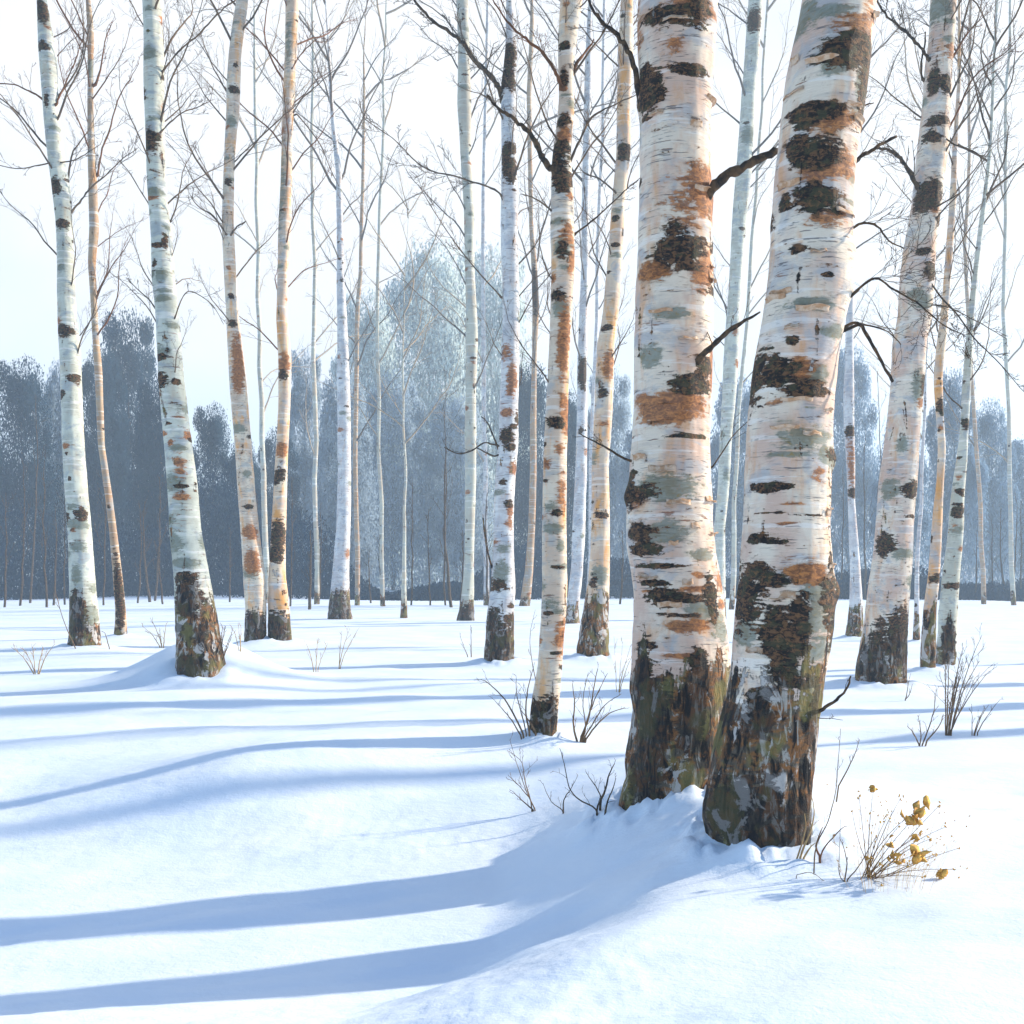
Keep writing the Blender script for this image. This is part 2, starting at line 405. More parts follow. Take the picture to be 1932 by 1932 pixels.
# ------------------------------------------------------------------ the birches (traced: x, y, width down each stem)
tree('big_left', 'stout cream birch with a snapped limb stub, left of the two nearest trunks',
 [(1281,0,150),(1278,100,143),(1276,200,132),(1276,300,132),(1276,400,138),(1275,500,142),(1273,600,148),(1272,680,148),(1271,744,146),(1268,811,146),(1266,877,150),(1266,944,158),
  (1264,1000,166),(1268,1044,166),(1281,1111,168),(1283,1177,172),(1285,1244,184),(1284,1288,184),(1281,1355,172),(1270,1421,170),(1262,1488,168),(1258,1512,172)], 'big',
 foot=(1258,1512), near=True, flare=.10, rough=(.42,1.0), extend=4.5, lobes=5, auto=44,
 marks=[(1250,55,42,14,'DR'),(1300,46,52,18,'R'),(1265,112,20,14,'r'),(1220,185,15,34,'DR'),(1214,160,10,24,'D'),(1322,372,34,42,'R'),(1285,400,34,44,'r'),(1340,385,8,30,'R'),
  (1275,488,42,30,'DM'),(1262,455,14,20,'d'),(1228,522,26,18,'MR'),(1325,520,22,30,'R'),(1262,605,26,10,'M'),(1222,680,18,16,'M'),(1300,735,34,16,'DM'),(1325,700,14,22,'D'),
  (1250,775,56,26,'R'),(1290,765,36,18,'R'),(1341,690,7,36,'R'),(1298,829,38,4,'D'),(1240,925,52,22,'M'),(1215,935,18,18,'d'),(1290,915,34,12,'m'),(1186,925,9,34,'D'),(1200,1003,18,16,'DR'),
  (1235,1008,38,20,'M'),(1210,1036,24,10,'D'),(1318,1047,26,8,'M'),(1225,1068,40,4,'D'),(1222,1100,26,6,'D'),(1235,1115,30,3,'R'),(1300,1110,22,4,'R'),(1282,1128,24,6,'DR'),(1306,1085,10,6,'R'),
  (1331,1130,9,40,'D'),(1312,1150,26,16,'M'),(1354,1100,10,22,'r'),(1352,1140,9,9,'R'),(1268,1158,32,3,'DR'),(1290,1178,34,10,'R'),(1346,1180,14,26,'M'),(1212,1213,14,6,'DR'),(1270,1230,34,4,'R'),
  (1302,1240,14,22,'D'),(1297,1270,14,10,'DR'),(1340,1250,20,16,'m'),(1206,1300,12,70,'DB'),(1215,1400,22,110,'DB'),(1250,1330,18,60,'B'),(1300,1310,12,40,'D'),(1288,1350,20,50,'DR'),
  (1330,1290,10,16,'M'),(1255,1440,60,70,'B'),(1320,1400,16,40,'m')],
 bumps=[(1188,935,22,.16),(1202,985,24,.08),(1208,190,26,.09),(1345,375,24,.07),(1195,1290,26,.06),(1190,1425,30,.07),(1275,488,36,.03)],
 limbs=[('limb',13,4,[(1212,215),(1204,170),(1196,120),(1180,88),(1160,62),(1138,42),(1118,18),(1106,-20)],-.2,6,.45),
        ('limb',21,13,[(1328,378),(1350,348),(1378,328),(1408,312),(1438,298),(1467,281)],-.35,0,0),
        ('limb',16,3,[(1303,705),(1320,676),(1345,652),(1375,625),(1405,606),(1434,588)],-.35,3,.3),
        ('limb',5,2,[(1196,872),(1172,862),(1150,848),(1122,833),(1093,818)],-.1,4,.22),
        ('limb',3,1.2,[(1345,880),(1365,850),(1385,820),(1410,796)],.1,4,.3)])
tree('big_right', 'stout leaning birch with a mossy arch-shaped scar, right of the two nearest trunks',
 [(1588,0,136),(1577,67,143),(1566,133,152),(1556,200,150),(1548,267,147),(1538,333,146),(1534,400,148),(1532,467,150),(1530,533,156),(1518,600,150),(1506,644,149),(1498,711,154),(1492,777,156),
  (1488,844,160),(1484,944,162),(1481,1044,166),(1483,1111,182),(1476,1177,184),(1470,1244,180),(1462,1288,172),(1450,1355,178),(1438,1421,190),(1428,1488,196),(1424,1555,188),(1436,1590,178)], 'big',
 foot=(1430,1592), near=True, flare=.11, rough=(.46,1.05), extend=4.5, lobes=6, auto=44,
 marks=[(1513,40,14,34,'M'),(1548,46,36,10,'M'),(1632,40,18,40,'r'),(1615,55,6,6,'R'),(1580,124,50,26,'DM'),(1606,110,40,22,'DM'),(1628,158,14,52,'DM'),(1560,108,30,16,'m'),(1608,170,9,30,'M'),(1556,150,22,18,'M'),(1545,120,14,30,'m'),(1518,232,44,15,'DR'),(1505,255,16,8,'D'),
  (1552,248,44,22,'R'),(1598,235,16,14,'m'),(1590,262,30,3,'d'),(1495,305,18,24,'D'),(1522,312,40,22,'DR'),(1553,334,52,28,'R'),(1580,325,16,8,'R'),(1592,348,18,10,'M'),(1525,397,46,22,'DR'),(1545,425,36,26,'r'),(1473,395,8,14,'D'),
  (1560,410,20,18,'r'),(1590,395,22,4,'M'),(1490,487,15,6,'D'),(1540,538,12,4,'D'),(1512,590,40,10,'M'),(1560,640,22,12,'M'),(1478,660,10,8,'D'),(1450,715,26,26,'D'),(1482,712,28,20,'R'),(1505,745,36,14,'DR'),(1525,722,26,14,'M'),
  (1450,770,14,6,'r'),(1518,780,24,3,'m'),(1470,806,34,3,'m'),(1462,866,44,4,'M'),(1562,868,14,20,'M'),(1540,862,10,18,'M'),(1453,924,22,5,'D'),(1525,905,14,16,'r'),(1476,955,26,2.5,'R'),(1500,975,40,2,'d'),(1436,970,26,2,'DR'),(1460,992,16,2.5,'R'),
  (1412,1020,8,7,'D'),(1440,1025,16,3,'DR'),(1412,1078,18,14,'D'),(1440,1095,22,12,'MD'),(1500,1080,36,18,'MR'),(1520,1108,26,22,'M'),(1555,1075,8,26,'D'),(1568,1120,9,24,'D'),(1548,1130,16,34,'MD'),(1452,1165,16,6,'R'),
  (1445,1190,26,44,'DM'),(1480,1185,22,50,'DM'),(1455,1240,22,40,'DM'),(1510,1165,20,26,'M'),(1525,1220,44,34,'m'),(1560,1160,8,50,'D'),(1392,1190,14,26,'M'),(1500,1270,40,24,'m'),(1412,1310,16,20,'DR'),(1410,1350,22,26,'DB'),
  (1390,1420,50,50,'B'),(1440,1400,50,40,'B'),(1520,1310,8,22,'D'),(1512,1360,12,30,'DR'),(1530,1400,10,50,'m'),(1380,1520,60,60,'DB'),(1430,1500,60,70,'BR'),(1480,1560,60,60,'DB'),(1500,1500,22,40,'M')],
 bumps=[(1578,868,22,.15),(1568,1112,22,.10),(1604,480,26,.06),(1600,555,18,.07),(1595,185,34,.05),(1335,1540,34,.08),(1500,1560,30,.06)],
 limbs=[('limb',9,5,[(1598,322),(1612,308),(1628,293),(1650,280),(1670,268),(1690,258)],.2,5,.3),
        ('limb',5,2,[(1612,225),(1620,208),(1630,199),(1648,195)],.1,2,.2),
        ('limb',7,6,[(1583,630),(1592,619),(1606,611),(1622,610),(1640,640),(1658,672),(1671,698),(1685,720)],-.1,0,0),
        ('limb',4,1.5,[(1622,611),(1648,616),(1675,626),(1700,650)],-.2,5,.3),
        ('limb',6,1.5,[(1588,575),(1612,553),(1636,532),(1656,526),(1690,548),(1738,577),(1772,607),(1822,634)],-.3,14,.5),
        ('limb',6,2,[(1600,440),(1612,428),(1630,421),(1655,427),(1676,453),(1706,470)],-.2,10,.4),
        ('limb',9,2.5,[(1520,1378),(1533,1355),(1552,1338),(1578,1320),(1596,1302),(1606,1276)],-.15,2,.2)])
tree('left', 'slim grey-green birch with a dark foot, first white trunk from the left',
 [(81,0,18),(86,50,24),(92,100,32),(97,200,28),(104,300,30),(112,350,33),(119,433,30),(124,500,31),(128,600,34),(133,644,38),(139,777,38),(144,911,41),(152,1011,42),(156,1094,46),(161,1177,54),(161,1225,58)], 'cool',
 foot=(162,1226), flare=.10, rough=(.22,.62), extend=3, auto=46, nb=16, span=(-100,760),
 marks=[(85,28,13,18,'DR'),(87,95,12,9,'D'),(104,355,12,14,'D'),(118,425,14,8,'D'),(128,628,16,10,'DR'),(150,717,9,7,'D'),(124,747,6,7,'D'),(133,843,6,5,'R'),(135,858,3,2,'D'),(141,905,3,4,'D'),(132,975,5,8,'D'),(160,970,9,10,'D'),
  (150,990,26,8,'M'),(153,1082,8,16,'M'),(150,1160,18,34,'DB'),(180,1160,10,20,'M')],
 limbs=[('twig_rust',4,2,[(84,190),(68,178),(50,170),(28,160),(-6,157)],-.3,4,.4),('twig_rust',4,1,[(106,197),(114,178),(126,152),(140,120),(152,85),(164,45)],.3,7,.5),
        ('twig',5,1,[(134,400),(150,382),(168,358),(200,330),(232,300),(262,278)],.2,9,.6),('twig',3,1,[(100,306),(64,314),(30,318),(-8,310)],-.2,4,.4),('twig',3,1,[(108,308),(140,302),(166,288),(190,272)],.2,4,.4)])
tree('brown_left', 'thin wavy orange-brown stem leaning left, between the first and second white birches',
 [(167,0,9),(171,60,12),(170,130,10),(170,200,11),(172,270,13),(175,350,16),(177,430,18),(172,500,14),(176,560,12),(181,640,12),(186,700,14),(191,840,12),(204,930,13),(213,1000,14),(221,1080,17),(227,1150,19),(227,1200,24)], 'brown',
 foot=(227,1203), flare=.05, rough=(.05,.3), extend=3, auto=12, nb=14, span=(-80,700), pk='rust', marks=[(171,130,6,14,'M'),(227,1120,8,60,'D')],
 limbs=[('twig_rust',4,1,[(184,330),(193,280),(205,250),(222,190),(245,150),(262,120)],.2,6,.5),('twig_rust',4,1,[(180,160),(192,120),(200,70),(214,40)],.2,5,.5)])
tree('stout_left', 'sturdy white birch with a swollen brown crusted foot on a snow mound',
 [(286,0,36),(288,60,35),(290,110,38),(292,200,36),(295,280,35),(298,370,34),(307,450,38),(312,530,42),(320,600,42),(323,650,44),(327,720,47),(333,800,50),(340,900,54),(347,1000,58),(357,1070,64),(364,1120,70),(370,1180,78),(376,1235,84),(378,1272,88)], 'cool',
 foot=(374,1274), flare=.13, rough=(.55,1.15), extend=3, auto=60, nb=18, span=(-100,760),
 marks=[(284,108,14,12,'M'),(296,232,16,5,'m'),(290,272,14,20,'DR'),(294,368,16,8,'M'),(303,470,12,5,'D'),(312,525,13,10,'M'),(316,555,16,3,'M'),(317,570,15,7,'M'),(312,680,10,6,'D'),(307,722,9,14,'D'),(322,717,4,4,'D'),(342,766,9,2,'d'),
  (344,790,9,2,'R'),(325,802,7,2,'D'),(313,820,5,4,'R'),(328,838,5,5,'R'),(342,847,16,5,'M'),(345,880,10,22,'r'),(327,912,18,14,'M'),(348,938,13,6,'R'),(330,1025,16,18,'M'),(350,1062,30,8,'M'),(355,1090,22,10,'D'),(360,1130,28,26,'DB'),(370,1200,40,60,'B'),
  (360,1258,26,20,'D')],
 limbs=[('twig',3.5,3,[(305,137),(330,105),(352,84),(372,68),(392,46),(416,22),(444,0)],-.2,5,.4),('twig',3.5,1,[(302,250),(322,231),(345,212),(370,203),(398,190)],.2,8,.5),('twig',3,1,[(297,588),(282,566),(262,548),(240,526)],-.2,5,.4),
        ('twig',2.5,1,[(283,388),(262,355),(244,325),(222,300)],-.2,5,.4),('twig',2.5,1,[(330,600),(345,560),(362,550),(400,575),(422,612)],-.2,5,.4)])
tree('pair_left', 'slender bent birch with a soot-dark foot, left one of the twin pair',
 [(457,0,22),(448,60,24),(443,110,24),(441,160,26),(440,220,24),(435,270,21),(433,330,20),(431,420,22),(434,500,22),(438,600,23),(442,650,27),(450,740,32),(458,830,32),(465,930,32),(473,1020,35),(480,1090,40),(482,1150,40),(480,1215,40)], 'warm',
 foot=(480,1220), flare=.08, rough=(.30,.85), extend=3, auto=40, nb=16, span=(-80,640),
 marks=[(447,175,10,6,'D'),(440,235,9,9,'M'),(434,348,7,5,'D'),(438,560,5,4,'D'),(441,612,8,6,'D'),(452,680,9,40,'R'),(452,720,10,20,'R'),(452,810,13,8,'M'),(470,895,6,6,'M'),(473,957,8,4,'D'),(475,1005,14,12,'R'),(480,1060,14,20,'R'),(478,1190,22,30,'DB')],
 limbs=[('twig',4,1,[(428,443),(415,424),(398,404),(380,394),(366,380),(357,364)],-.2,5,.4),('twig',4,2,[(436,443),(448,428),(463,418)],.1,1,.2),('twig_rust',2,1,[(422,378),(402,344),(382,308),(364,276)],-.2,5,.4)])
tree('pair_right', 'straight birch with an orange upper stem, right one of the twin pair',
 [(551,0,25),(549,80,22),(546,150,22),(542,250,20),(540,350,22),(537,430,24),(534,520,20),(532,600,20),(538,680,25),(537,760,22),(533,840,22),(530,900,24),(527,960,26),(524,1020,28),(522,1090,32),(526,1150,40),(527,1215,46)], 'orange',
 foot=(527,1218), flare=.10, rough=(.30,.80), extend=3, auto=34, nb=16, span=(-80,680), pk='rust',
 marks=[(538,690,12,16,'R'),(535,710,10,8,'D'),(533,850,11,12,'R'),(530,896,12,12,'D'),(520,905,8,10,'D'),(527,1010,14,24,'DR'),(520,1045,16,14,'D'),(545,80,6,50,'m'),(532,370,7,90,'m'),(527,1190,24,30,'D')],
 limbs=[('twig',3,1,[(553,212),(572,184),(600,160),(622,140),(646,124)],.2,7,.5),('twig_rust',3,1,[(551,130),(566,105),(590,80),(610,62)],.2,6,.5),('twig',2.5,1,[(560,215),(584,244),(606,276),(624,320),(640,352)],.1,6,.5)])
tree('mid_slim', 'slim white birch with a dark foot, alone just right of the twin pair',
 [(620,100,5),(624,180,7),(629,240,9),(640,330,11),(641,430,12),(643,520,14),(646,600,18),(648,700,24),(650,800,25),(650,900,25),(648,1000,27),(643,1080,32),(640,1140,40),(640,1166,44)], 'white',
 foot=(640,1168), flare=.08, rough=(.3,1.4), extend=2, auto=52, nb=14, span=(60,760), marks=[(640,1150,22,24,'DB')])
tree('centre_pale', 'pale greenish birch with a small dark cone foot, left of the speckled birch',
 [(872,0,23),(875,80,22),(876,200,26),(879,300,20),(885,400,19),(886,500,18),(890,600,21),(890,644,23),(888,744,20),(888,811,22),(888,911,21),(886,1011,18),(885,1077,19),(881,1144,26),(879,1168,32)], 'pale',
 foot=(879,1171), flare=.08, rough=(.1,1.0), extend=3, auto=60, nb=12, span=(-60,800), marks=[(880,1160,20,16,'D')])
tree('centre_grey', 'white birch speckled with dark scars, just left of the orange-streaked birch',
 [(961,0,12),(962,33,15),(965,100,24),(959,167,28),(960,233,28),(960,300,28),(961,400,33),(961,467,32),(964,533,32),(965,600,32),(962,660,34),(962,711,34),(959,777,36),(960,827,36),(953,911,38),(950,977,38),(950,1044,39),(949,1111,46),(944,1160,52),(941,1250,56)], 'white',
 foot=(940,1254), flare=.08, rough=(.28,.9), extend=3, auto=56, nb=16, span=(-60,780),
 marks=[(960,112,14,22,'DR'),(955,155,14,20,'DR'),(962,165,12,12,'D'),(963,285,16,8,'D'),(955,300,10,10,'D'),(962,325,14,20,'D'),(955,665,10,14,'r'),(967,720,9,24,'R'),(955,780,10,7,'R'),(970,805,7,5,'D'),(955,825,14,12,'DR'),(964,845,10,6,'D'),
  (970,885,6,10,'R'),(936,930,8,5,'M'),(963,963,5,14,'R'),(938,1105,12,10,'D'),(945,1080,14,18,'M'),(930,1180,14,30,'DB'),(965,1168,10,10,'D'),(945,1220,26,40,'DB')],
 limbs=[('limb',11,3.5,[(949,186),(940,164),(928,146),(910,128),(892,110),(874,84),(850,63),(820,42),(798,20),(776,-6)],-.2,12,.5),
        ('twig',4,1,[(950,380),(942,364),(920,352),(884,341),(850,330),(818,324),(786,306),(745,264),(716,244),(682,220)],-.2,14,.6),
        ('limb',4,1.5,[(944,842),(928,838),(912,836),(890,850),(865,856),(838,844)],-.1,4,.3),('limb',4,1.5,[(940,846),(932,826),(920,798),(908,786)],0,2,.2),
        ('limb',4,1.5,[(942,858),(930,860),(910,850),(898,845)],-.1,2,.2),('white',5,3,[(930,1075),(921,1045),(915,1010),(911,972)],-.1,0,0),
        ('twig',3,1,[(945,560),(900,510),(860,460),(820,400),(790,350)],.2,10,.5)])
tree('orange_mid', 'warm white birch with orange streaks and a forked black foot',
 [(1078,0,42),(1073,50,38),(1069,83,34),(1067,150,27),(1070,200,29),(1063,260,32),(1059,317,38),(1061,367,41),(1061,433,44),(1063,500,44),(1059,583,41),(1056,644,39),(1052,744,40),(1048,827,43),(1046,911,45),(1046,1011,46),(1047,1111,47),(1043,1177,47),(1038,1255,46),(1032,1310,52),(1026,1360,54),(1024,1396,46)], 'warm',
 foot=(1024,1398), flare=.14, rough=(.14,.42), extend=3, auto=70, nb=14, span=(-60,800), lobes=3,
 marks=[(1064,95,12,6,'D'),(1062,155,8,14,'DR'),(1062,235,14,12,'DR'),(1064,262,12,20,'R'),(1056,290,20,16,'DM'),(1045,315,14,10,'D'),(1060,345,20,20,'MD'),(1074,375,6,6,'R'),(1070,450,14,20,'r'),(1060,475,16,18,'M'),(1078,500,7,18,'R'),(1050,562,13,8,'D'),(1058,588,18,12,'M'),
  (1064,650,10,60,'R'),(1055,685,7,6,'R'),(1062,762,8,14,'R'),(1048,800,16,10,'DR'),(1070,790,8,30,'R'),(1055,850,10,12,'r'),(1060,940,8,40,'r'),(1050,968,9,6,'DR'),(1041,996,18,9,'M'),(1058,1032,7,10,'M'),(1050,1070,14,3,'d'),(1040,1135,18,14,'m'),(1060,1200,10,40,'r'),(1026,1350,26,30,'D')],
 limbs=[('twig_rust',8,2.5,[(1060,166),(1052,145),(1040,122),(1020,95),(998,78),(975,60),(950,30),(930,0)],-.2,9,.45),('twig_rust',9,2.5,[(1064,166),(1078,138),(1090,118),(1104,98),(1120,76)],.1,3,.3),
        ('limb',14,3.5,[(1048,320),(1034,312),(1022,294),(1010,266),(990,240),(965,222),(942,206),(920,180)],-.2,8,.4),('twig',6,1.5,[(1072,316),(1082,290),(1098,256),(1116,222),(1142,206),(1176,190),(1208,176)],.1,8,.4),
        ('twig',3.5,1.5,[(1042,398),(1024,384),(1004,372),(984,366)],0,3,.3),('limb',4,1.2,[(1084,442),(1108,424),(1134,402),(1164,374),(1190,350),(1208,336)],.1,7,.35),
        ('limb',4,2,[(1066,822),(1054,806),(1038,792),(1028,788)],-.1,2,.2)])
tree('behind_thin', 'thin bluish birch half hidden between the orange-streaked birch and its right neighbour',
 [(1112,40,9),(1110,150,14),(1107,280,15),(1104,400,14),(1104,500,14),(1101,600,17),(1098,700,18),(1098,800,20),(1096,900,22),(1092,1000,24),(1088,1080,23),(1080,1150,24),(1078,1172,30)], 'white',
 foot=(1079,1176), flare=.1, rough=(.1,.8), extend=3, auto=34, nb=12, span=(-60,760), marks=[(1099,705,9,26,'DM')])
tree('wavy_stem', 'very thin grey-brown stem between the speckled birch and the orange-streaked one',
 [(1004,40,8),(998,180,9),(1000,300,9),(1002,420,8),(1008,500,11),(1011,580,13),(1008,680,9),(1006,800,12),(1006,900,13),(1003,1000,13),(998,1080,16),(990,1140,20)], 'brown',
 foot=(990,1143), flare=.05, rough=(.05,.6), extend=3, auto=14, nb=12, span=(-60,760), marks=[(1010,550,8,40,'DR')])
tree('right_mid', 'yellowish birch with a broad grey foot just left of the nearest trunks',
 [(1182,20,24),(1180,100,28),(1177,200,27),(1177,290,27),(1172,333,25),(1166,400,25),(1160,500,28),(1152,600,31),(1144,644,33),(1141,711,35),(1137,811,33),(1133,877,32),(1133,977,35),(1133,1044,37),(1129,1111,43),(1122,1177,54),(1118,1242,60)], 'orange',
 foot=(1118,1245), flare=.12, rough=(.5,1.4), extend=3, auto=44, nb=14, span=(-60,740), lobes=3,
 marks=[(1178,290,13,14,'MD'),(1160,413,6,4,'D'),(1160,463,8,4,'D'),(1142,620,9,6,'D'),(1150,690,10,20,'R'),(1136,800,12,6,'r'),(1135,972,13,6,'D'),(1130,1085,14,16,'M'),(1110,1200,20,40,'B')],
 limbs=[('twig',4,1.5,[(1166,368),(1150,352),(1128,336),(1102,326),(1088,302)],-.1,5,.35),('twig',3,1,[(1150,680),(1166,654),(1182,628),(1196,600)],0,4,.3)])
tree('greenish_behind', 'grey-green birch seen in the gap between the two nearest trunks',
 [(1425,0,26),(1421,67,27),(1415,150,26),(1408,250,28),(1402,333,30),(1395,417,27),(1391,483,25),(1386,567,24),(1381,644,28),(1376,744,26),(1369,844,23),(1364,927,22),(1358,990,21),(1357,1080,24),(1356,1160,28)], 'cool',
 foot=(1356,1168), flare=.1, rough=(.2,1.0), extend=3, auto=34, nb=16, span=(-60,720), marks=[(1420,45,13,20,'D'),(1410,260,12,14,'M'),(1368,900,9,14,'m')])
tree('right_behind', 'thin birch with a grey foot seen just right of the nearest leaning trunk',
 [(1612,250,9),(1608,350,10),(1604,450,12),(1603,560,14),(1603,677,15),(1601,744,20),(1601,811,19),(1604,877,16),(1606,944,13),(1610,1011,17),(1614,1077,19),(1616,1144,25),(1613,1200,32)], 'white',
 foot=(1613,1207), flare=.1, rough=(.3,.9), extend=3, auto=24, nb=12, span=(100,700), marks=[(1601,815,10,10,'D'),(1604,880,8,50,'r'),(1606,930,8,8,'DR'),(1613,1180,12,30,'B')])
tree('right_stout', 'large tapering birch with an eye-shaped knot, right of the nearest pair',
 [(1780,0,46),(1777,67,46),(1770,133,50),(1769,200,52),(1765,267,57),(1758,333,54),(1750,400,54),(1738,467,60),(1732,533,64),(1727,600,62),(1717,644,62),(1715,711,60),(1709,777,60),(1702,844,62),(1695,911,68),(1690,977,70),(1686,1044,74),(1679,1111,77),(1675,1177,80),(1668,1244,88),(1664,1296,92)], 'big',
 foot=(1665,1300), flare=.08, rough=(.30,.85), extend=4, auto=34, nb=16, span=(-100,700),
 marks=[(1760,25,14,20,'M'),(1785,50,12,4,'M'),(1787,85,13,6,'M'),(1755,160,9,22,'RD'),(1777,167,12,14,'D'),(1765,235,22,8,'DR'),(1752,262,14,10,'D'),(1750,370,24,26,'DM'),(1735,385,12,20,'D'),(1758,395,10,14,'R'),(1754,515,13,16,'DR'),(1735,480,16,6,'D'),(1720,560,14,10,'M'),(1733,575,16,14,'M'),
  (1726,730,12,24,'M'),(1732,765,8,8,'R'),(1692,842,9,12,'M'),(1670,925,12,16,'M'),(1712,925,14,14,'DM'),(1712,928,7,7,'D'),(1660,1030,12,18,'D'),(1695,1045,24,10,'M'),(1710,975,12,4,'d'),(1690,1105,20,2,'d'),(1645,1240,16,60,'D'),(1676,1190,10,36,'D'),(1695,1200,14,50,'DR'),(1670,1260,40,40,'B')],
 bumps=[(1735,390,20,.06),(1712,925,18,.05)],
 limbs=[('limb',7,2.5,[(1752,112),(1743,98),(1727,80),(1703,55),(1680,37),(1660,12),(1645,-12)],-.2,12,.45),('twig_rust',4,1,[(1793,236),(1808,208),(1824,170),(1836,148),(1862,122),(1890,104),(1912,84),(1940,48)],.1,10,.5),
        ('limb',9,4,[(1735,362),(1726,342),(1712,316),(1694,294),(1672,282),(1655,280)],-.3,8,.4),('twig_rust',3,1,[(1798,108),(1808,92),(1828,60),(1846,40),(1862,4)],.1,6,.4),
        ('limb',3.5,1,[(1775,252),(1800,272),(1828,282),(1848,294),(1862,330)],-.2,7,.4),('limb',4,1.2,[(1748,520),(1775,560),(1808,596),(1840,640),(1880,680),(1934,742)],-.3,12,.5),
        ('limb',4,2,[(1733,385),(1760,392),(1785,380),(1810,365)],-.2,4,.3),('twig',3,1,[(1745,575),(1790,580),(1850,610),(1900,640)],-.2,8,.4),
        ('limb',5,2,[(1740,150),(1738,120),(1745,85),(1746,60)],.1,2,.2)])
tree('right_rusty', 'thin rusty-brown topped birch close behind the right side of the large tapering birch',
 [(1800,290,9),(1797,380,12),(1791,467,13),(1786,533,13),(1781,600,14),(1775,655,17),(1769,711,16),(1772,777,14),(1777,844,14),(1773,911,13),(1768,977,18),(1764,1044,20),(1761,1094,21),(1755,1144,23),(1752,1225,27),(1751,1265,28)], 'orange',
 foot=(1751,1268), flare=.08, rough=(.5,1.2), extend=4, auto=24, nb=12, span=(60,720), marks=[(1776,770,9,14,'D'),(1765,1090,14,8,'D'),(1752,1200,14,50,'B')])
tree('right_slim', 'slim pale birch with a short dark foot, last white trunk at right',
 [(1870,240,6),(1864,320,7),(1851,433,9),(1839,533,10),(1831,600,11),(1825,677,14),(1821,744,16),(1818,811,15),(1813,877,20),(1808,927,24),(1803,1011,28),(1796,1077,31),(1791,1144,34),(1787,1227,36),(1785,1258,34)], 'cool',
 foot=(1785,1262), flare=.06, rough=(.12,.5), extend=4, auto=40, nb=18, span=(60,820), marks=[(1818,800,8,8,'D'),(1806,927,7,4,'D'),(1804,965,12,12,'D'),(1795,1105,16,6,'D'),(1785,1210,13,30,'DB'),(1803,1000,14,10,'m')])

# thin pale birches standing farther back: (label, [(x, y, w)...], foot, material)
back = [
 ('faint straight stem showing between the twin pair, farther back than both', [(481,60,6),(482,300,9),(488,560,11),(494,760,13),(500,960,15),(503,1138,17)], 'pale'),
 ('faint brownish stem seen just right of the twin pair, far back', [(590,20,6),(588,250,8),(592,500,10),(594,760,12),(596,980,13),(598,1140,15)], 'pale'),
 ('faint orange-tinted stem right of the slim white birch, far back', [(686,150,6),(683,300,9),(682,470,10),(672,620,12),(672,860,12),(674,1142,14)], 'brown'),
 ('grey hair-thin birch in the middle of the pale central wood', [(764,560,3),(758,700,5),(763,850,7),(764,1000,9),(762,1110,13),(762,1166,20)], 'pale'),
 ('far pale stem seen directly left of the speckled centre birch', [(918,0,7),(914,250,9),(910,600,11),(914,900,13),(918,1142,16)], 'white'),
 ('far bluish stem between the orange-streaked birch and the yellowish birch', [(1138,0,7),(1136,250,9),(1124,600,10),(1118,850,12),(1110,1140,15)], 'white'),
 ('pencil-thin birch in the gap between the nearest pair, right of the grey-green one', [(1446,0,6),(1440,200,7),(1420,450,9),(1400,700,10),(1386,950,12),(1380,1150,15)], 'pale'),
 ('thin bluish stem rising just right of the large tapering birch foot', [(1756,500,5),(1748,700,7),(1738,900,9),(1732,1060,11),(1729,1150,13),(1729,1212,20)], 'white'),
 ('faint reddish stem beyond the rusty-topped birch, tall and straight', [(1834,0,6),(1830,200,8),(1822,460,9),(1836,720,10),(1850,960,11),(1856,1140,13)], 'brown'),
 ('faint pale stem nearest to the right edge of the picture', [(1906,0,6),(1898,240,8),(1892,500,9),(1902,780,10),(1912,1142,13)], 'pale'),
 ('far pale stem rising through the pale central wood, left part', [(728,60,5),(720,300,7),(712,560,9),(716,850,10),(722,1144,13)], 'pale'),
]
for lb, pts, mt in back:
    tree('back', lb, [(a_ + (1.6*math.sin(b_*.013+a_) + 1.2*math.sin(b_*.037+a_*2) if b_ < pts[-1][1]-5 else 0), b_, c_*.70) for i_, (a_, b_, c_) in enumerate([((p0[0]*(1-f_)+p1[0]*f_), (p0[1]*(1-f_)+p1[1]*f_), (p0[2]*(1-f_)+p1[2]*f_)) for p0, p1 in zip(pts[:-1], pts[1:]) for f_ in (0, .33, .67)] + [pts[-1]])], mt, foot=(pts[-1][0], pts[-1][1]), flare=.04, rough=(.02, .9), extend=3, auto=26, nb=15, span=(pts[0][1]-40, 880), back=True)

# unseen birches added outside the right edge of the view, only to cast shadow streaks on the snow
for n_, (wx, wy, lb) in enumerate([(8.0, 12.0, 'pale birch added beyond the right edge to cast shade, nearest to the last white trunk'), (10.6, 12.5, 'pale birch added well beyond the right edge to cast shade'), (9.6, 14.4, 'pale birch added beyond the right edge to cast shade, farther back'), (7.2, 9.7, 'birch added beyond the right edge to cast shade, closest to the camera'), (12.5, 17.5, 'farthest birch added beyond the right edge to cast shade')]):
    X0 = wx/wy*F + W/2; k_ = F/wy
    k_w = k_*(.62 if wy < 7 else 1)
    tree('off', lb, [(X0+6, YH-(5.0-CAMH)*k_, .16*k_w), (X0, YH-(2.5-CAMH)*k_, .20*k_w), (X0, YH-(.8-CAMH)*k_, .24*k_w), (X0, YH+CAMH*k_, .34*k_w)], 'white', foot=(X0, YH+CAMH*k_), flare=.1, rough=(.3, .8), extend=6, auto=30, nb=10, span=(-700, 700))

# ---- first pass: where each foot stands
for T in TREES:
    p = ground_hit(*T['foot'])
    T['p'] = p; T['d'] = p.y
for T in TREES:
    r = T['pts'][-1][2]*T['d']/F/2
    if T['d'] < 30: COLLARS.append((T['p'].x, T['p'].y, r, .05 + .12*r))

